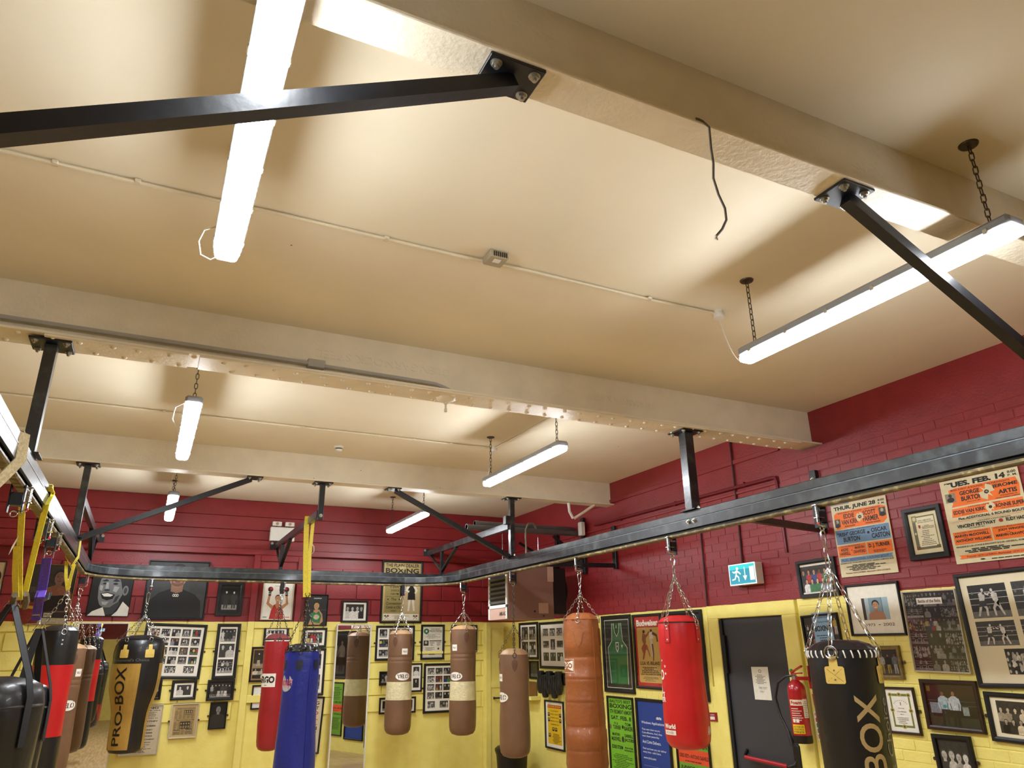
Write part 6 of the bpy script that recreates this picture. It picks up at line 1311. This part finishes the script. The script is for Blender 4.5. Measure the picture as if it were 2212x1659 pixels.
P = Paint(.2, .06); P.text('AMB-RAD', 0, 0, .2, .05, '2A1A16', .03); o = P.build('name_print', t, INK); o.matrix_local = Matrix.Translation(Vector((hx0-.0125, hy0+.24, hz0+.045))-t.location) @ ROTR.to_4x4()
MB().cbox(hx1, hx1+.20, hy0+.02, hy1-.02, hz0+.06, hz1-.06, .01).build('fan_housing', BLACKP, t, False)
MB().lathe([(.23, 0), (.25, .01), (.25, .03), (.23, .04)], n=24).cyl((0, 0, 0), (0, 0, .02), .06, n=12).build('fan_guard', BLACKP, t, True, True).matrix_local = Matrix.Translation(Vector((hx1+.2, (hy0+hy1)/2, (hz0+hz1)/2))-t.location) @ Matrix.Rotation(math.pi/2, 4, 'Y')
for a, b, c, d_, m_ in ((4.55, 4.68, 2.82, 2.855, YEL), (4.70, 4.79, 2.62, 2.84, HTP), (4.56, 4.70, 2.22, 2.35, HTP)): MB().box(a, b, hy0-.002, hy0, c, d_).build('sticker', m_, t, False)
MB().cyl((4.50, hy0, 2.245), (4.50, hy0-.004, 2.245), .012, n=10).cyl((4.63, hy0, 2.19), (4.63, hy0-.004, 2.19), .010, n=10).build('grommet', BLACKP, t)
FL = mat('flue_grey', '6A686A', .4, .5, var=.1)
t = thing('flue_pipe', (4.4, 8.52, 3.26), 'pair of grey flue pipes reaching from the brick wall over the heater', 'pipe')
MB().cyl((3.55, 8.62, 3.272), (XW-.03, 8.62, 3.272), .036, n=14).build('pipe', FL, t); MB().cyl((3.72, 8.75, 3.345), (XW-.03, 8.75, 3.345), .036, n=14).build('pipe', FL, t)
MB().cyl((3.55, 8.62, 3.272), (3.60, 8.62, 3.272), .041, n=14).cyl((3.72, 8.75, 3.345), (3.77, 8.75, 3.345), .041, n=14).build('collar', FL, t)
MB().tube([(4.55, 8.6, 3.30), (4.50, 8.58, 3.36), (4.42, 8.57, 3.36), (4.37, 8.56, 3.27), (4.37, 8.56, 3.1), (4.39, 8.58, 2.86)], .014, 8).build('gas_hose', mat('braided_hose', '8A8478', .4, .5, var=.2, scale=80), t)
for x in (4.18, 4.72): MB().cyl((x, 8.88, hz1), (x, 8.88, 3.25), .005, n=6).build('drop_rod', CHROME, t)
t = thing('heater_bracket', (5.0, 8.5, 2.9), 'black steel wall bracket with slanted arms holding the heater', 'bracket')
MB().cbox(XW-.05, XW-.015, 8.46, 8.53, 2.72, 3.47, .003).build('upright', STEELD, t, False); MB().cbox(XW-.05, XW-.015, 9.2, 9.26, 2.72, 3.36, .003).build('upright', STEELD, t, False)
MB().bar((XW-.05, 8.5, 2.9), (4.75, 8.5, 3.2), .03, .03).build('arm', STEELD, t, False); MB().bar((XW-.05, 9.23, 2.9), (4.6, 9.23, 3.2), .03, .03).build('arm', STEELD, t, False); MB().cbox(4.1, XW-.02, 9.2, 9.24, hz1-.0, hz1+.04, .003).build('cross_bar', STEELD, t, False); MB().cbox(4.1, XW-.02, 8.5, 8.54, hz1, hz1+.04, .003).build('cross_bar', STEELD, t, False)
t = thing('isolator_switch', (XW-.05, 8.44, 3.2), 'white isolator switch on the heater bracket', 'switch')
MB().cbox(XW-.112, XW-.052, 8.40, 8.49, 3.22, 3.40, .006).build('case', PVCW, t); MB().tube([(XW-.08, 8.44, 3.22), (XW-.09, 8.41, 3.12), (XW-.06, 8.40, 3.02), (XW-.05, 8.45, 2.95)], .006, 6).build('cable', BLACKP, t)
t = thing('roof_strut', (4.6, 7.9, 3.45), 'bent cream conduit ends under the back beam by the wall', 'conduit')
MB().tube([(4.62, 7.84, 3.52), (4.64, 7.86, 3.42), (4.70, 7.88, 3.34)], .018, 7).build('pipe', PVCW, t); MB().tube([(5.0, 7.84, 3.52), (4.85, 7.86, 3.42), (4.72, 7.88, 3.34)], .018, 7).build('pipe', BEAM, t)
# painted pipes on the right wall
REDPIPE = mat('red_painted_pipe', '701B28', .4, var=.1)
t = thing('wall_pipe', (XW-.03, 6.4, 3.3), 'red painted pipe high along the red brick wall with a dropped end', 'pipe')
MB().tube([(XW-.03, 8.2, 3.33), (XW-.03, 5.02, 3.31), (XW-.03, 4.97, 3.30), (XW-.03, 4.955, 3.26), (XW-.03, 4.955, 2.6)], .017, 8).build('pipe', REDPIPE, t)
cl_ = piece(.03, .02, .05, .002).mesh('pipe_clip', REDPIPE)
for y in (5.4, 6.5, 7.6): put('pipe_clip', cl_, t, (XW-.018, y, 3.32))
t = thing('wall_cable', (XW-.01, 5.55, 2.6), 'dark cable dropping down the red wall to the exit sign', 'cable')
MB().tube([(XW-.012, 5.53, 3.815), (XW-.012, 5.54, 3.2), (XW-.012, 5.56, 2.57)], .010, 6).build('sheath', mat('dark_red_cable', '3C1218', .5), t)
t = thing('wall_cable', (XW-.01, 6.15, 1.5), 'thin cable dropping beside the door frame to the call point', 'cable')
MB().tube([(XW-.012, 6.12, 3.3), (XW-.012, 6.14, 2.19)], .009, 6).build('upper_sheath', mat('dark_red_cable', '3C1218', .5), t); MB().tube([(XW-.012, 6.14, 2.19), (XW-.014, 6.16, 1.42)], .009, 6).build('lower_sheath', mat('yellow_painted_cable', 'C8AC3C', .5), t)
# shelf with carton, gloves rack, bin --------------------------------------------------
p0, p1 = onX(1132, 1500, XW), onX(1168, 1500, XW)
t = thing('wall_shelf', (XW, (p0.y+p1.y)/2, p0.z), 'small yellow painted wall shelf in the far corner', 'shelf')
MB().cbox(XW-.16, XW-.003, p1.y, p0.y+.5, p0.z-.05, p0.z, .004).build('board', WALL, t, False)
q0, q1 = onX(1143, 1468, XW), onX(1162, 1495, XW)
t = thing('carton', (XW-.08, (q0.y+q1.y)/2, p0.z), 'brown cardboard carton on the yellow shelf', 'carton')
MB().cbox(XW-.14, XW-.02, q1.y, q0.y, p0.z, p0.z+.19, .004).build('box', mat('cardboard', '8A6230', .7, var=.1), t, False)
g0, g1 = onX(1173, 1450, XW), onX(1222, 1450, XW)
t = thing('glove_rack', (XW-.01, (g0.y+g1.y)/2, g0.z-.1), 'black wall rack of hanging black mitts below the photo frames', 'rack')
MB().cbox(XW-.03, XW-.004, g1.y, g0.y, g0.z-.16, g0.z-.01, .006).build('rail', BLACKP, t, False)
n_ = 5
for k in range(n_):
    y = g0.y+(g1.y-g0.y)*(k+.5)/n_; wv = abs(g1.y-g0.y)/n_*.42; zz = g0.z-.02-(.05 if k % 2 else .0)
    MB().lathe([(0, zz-.27), (wv*.7, zz-.26), (wv, zz-.2), (wv*1.05, zz-.12), (wv*.8, zz-.05), (wv*.95, zz), (wv*.9, zz+.03), (0, zz+.035)], (XW-.075, y), 12).build('mitt', BLKB, t)
p_ = onX(1106, 1640, 4.85)
t = thing('waste_bin', (4.85, p_.y, 0), 'black bin standing on the floor below the plain brown bag', 'bin')
zt_ = onX(1106, 1618, 4.85).z
MB().lathe([(.0, 0), (.17, 0), (.19, .05), (.22, zt_-.06), (.23, zt_-.04), (.235, zt_)], (4.85, p_.y), 20).build('body', BLACKP, t); MB().lathe([(.24, zt_-.02), (.24, zt_+.01), (.2, zt_+.04), (0, zt_+.05)], (4.85, p_.y), 20).build('lid', BLACKP, t)
p_ = onX(1058, 1507, 4.9)
t = thing('towel_hook', (4.76, YB-.1, 1.35), 'small black bar fixed to the yellow corner casing', 'hook')
h0, h1 = onY(1066, 1508, YB-.115), onY(1082, 1510, YB-.115)
MB().bar((h0.x, YB-.13, h0.z), (h1.x, YB-.13, h0.z), .02, .02).build('bar', BLACKP, t, False)
MB().box(h0.x, h0.x+.02, YB-.125, YB-.108, h0.z-.015, h0.z+.015).build('fixing', BLACKP, t, False)
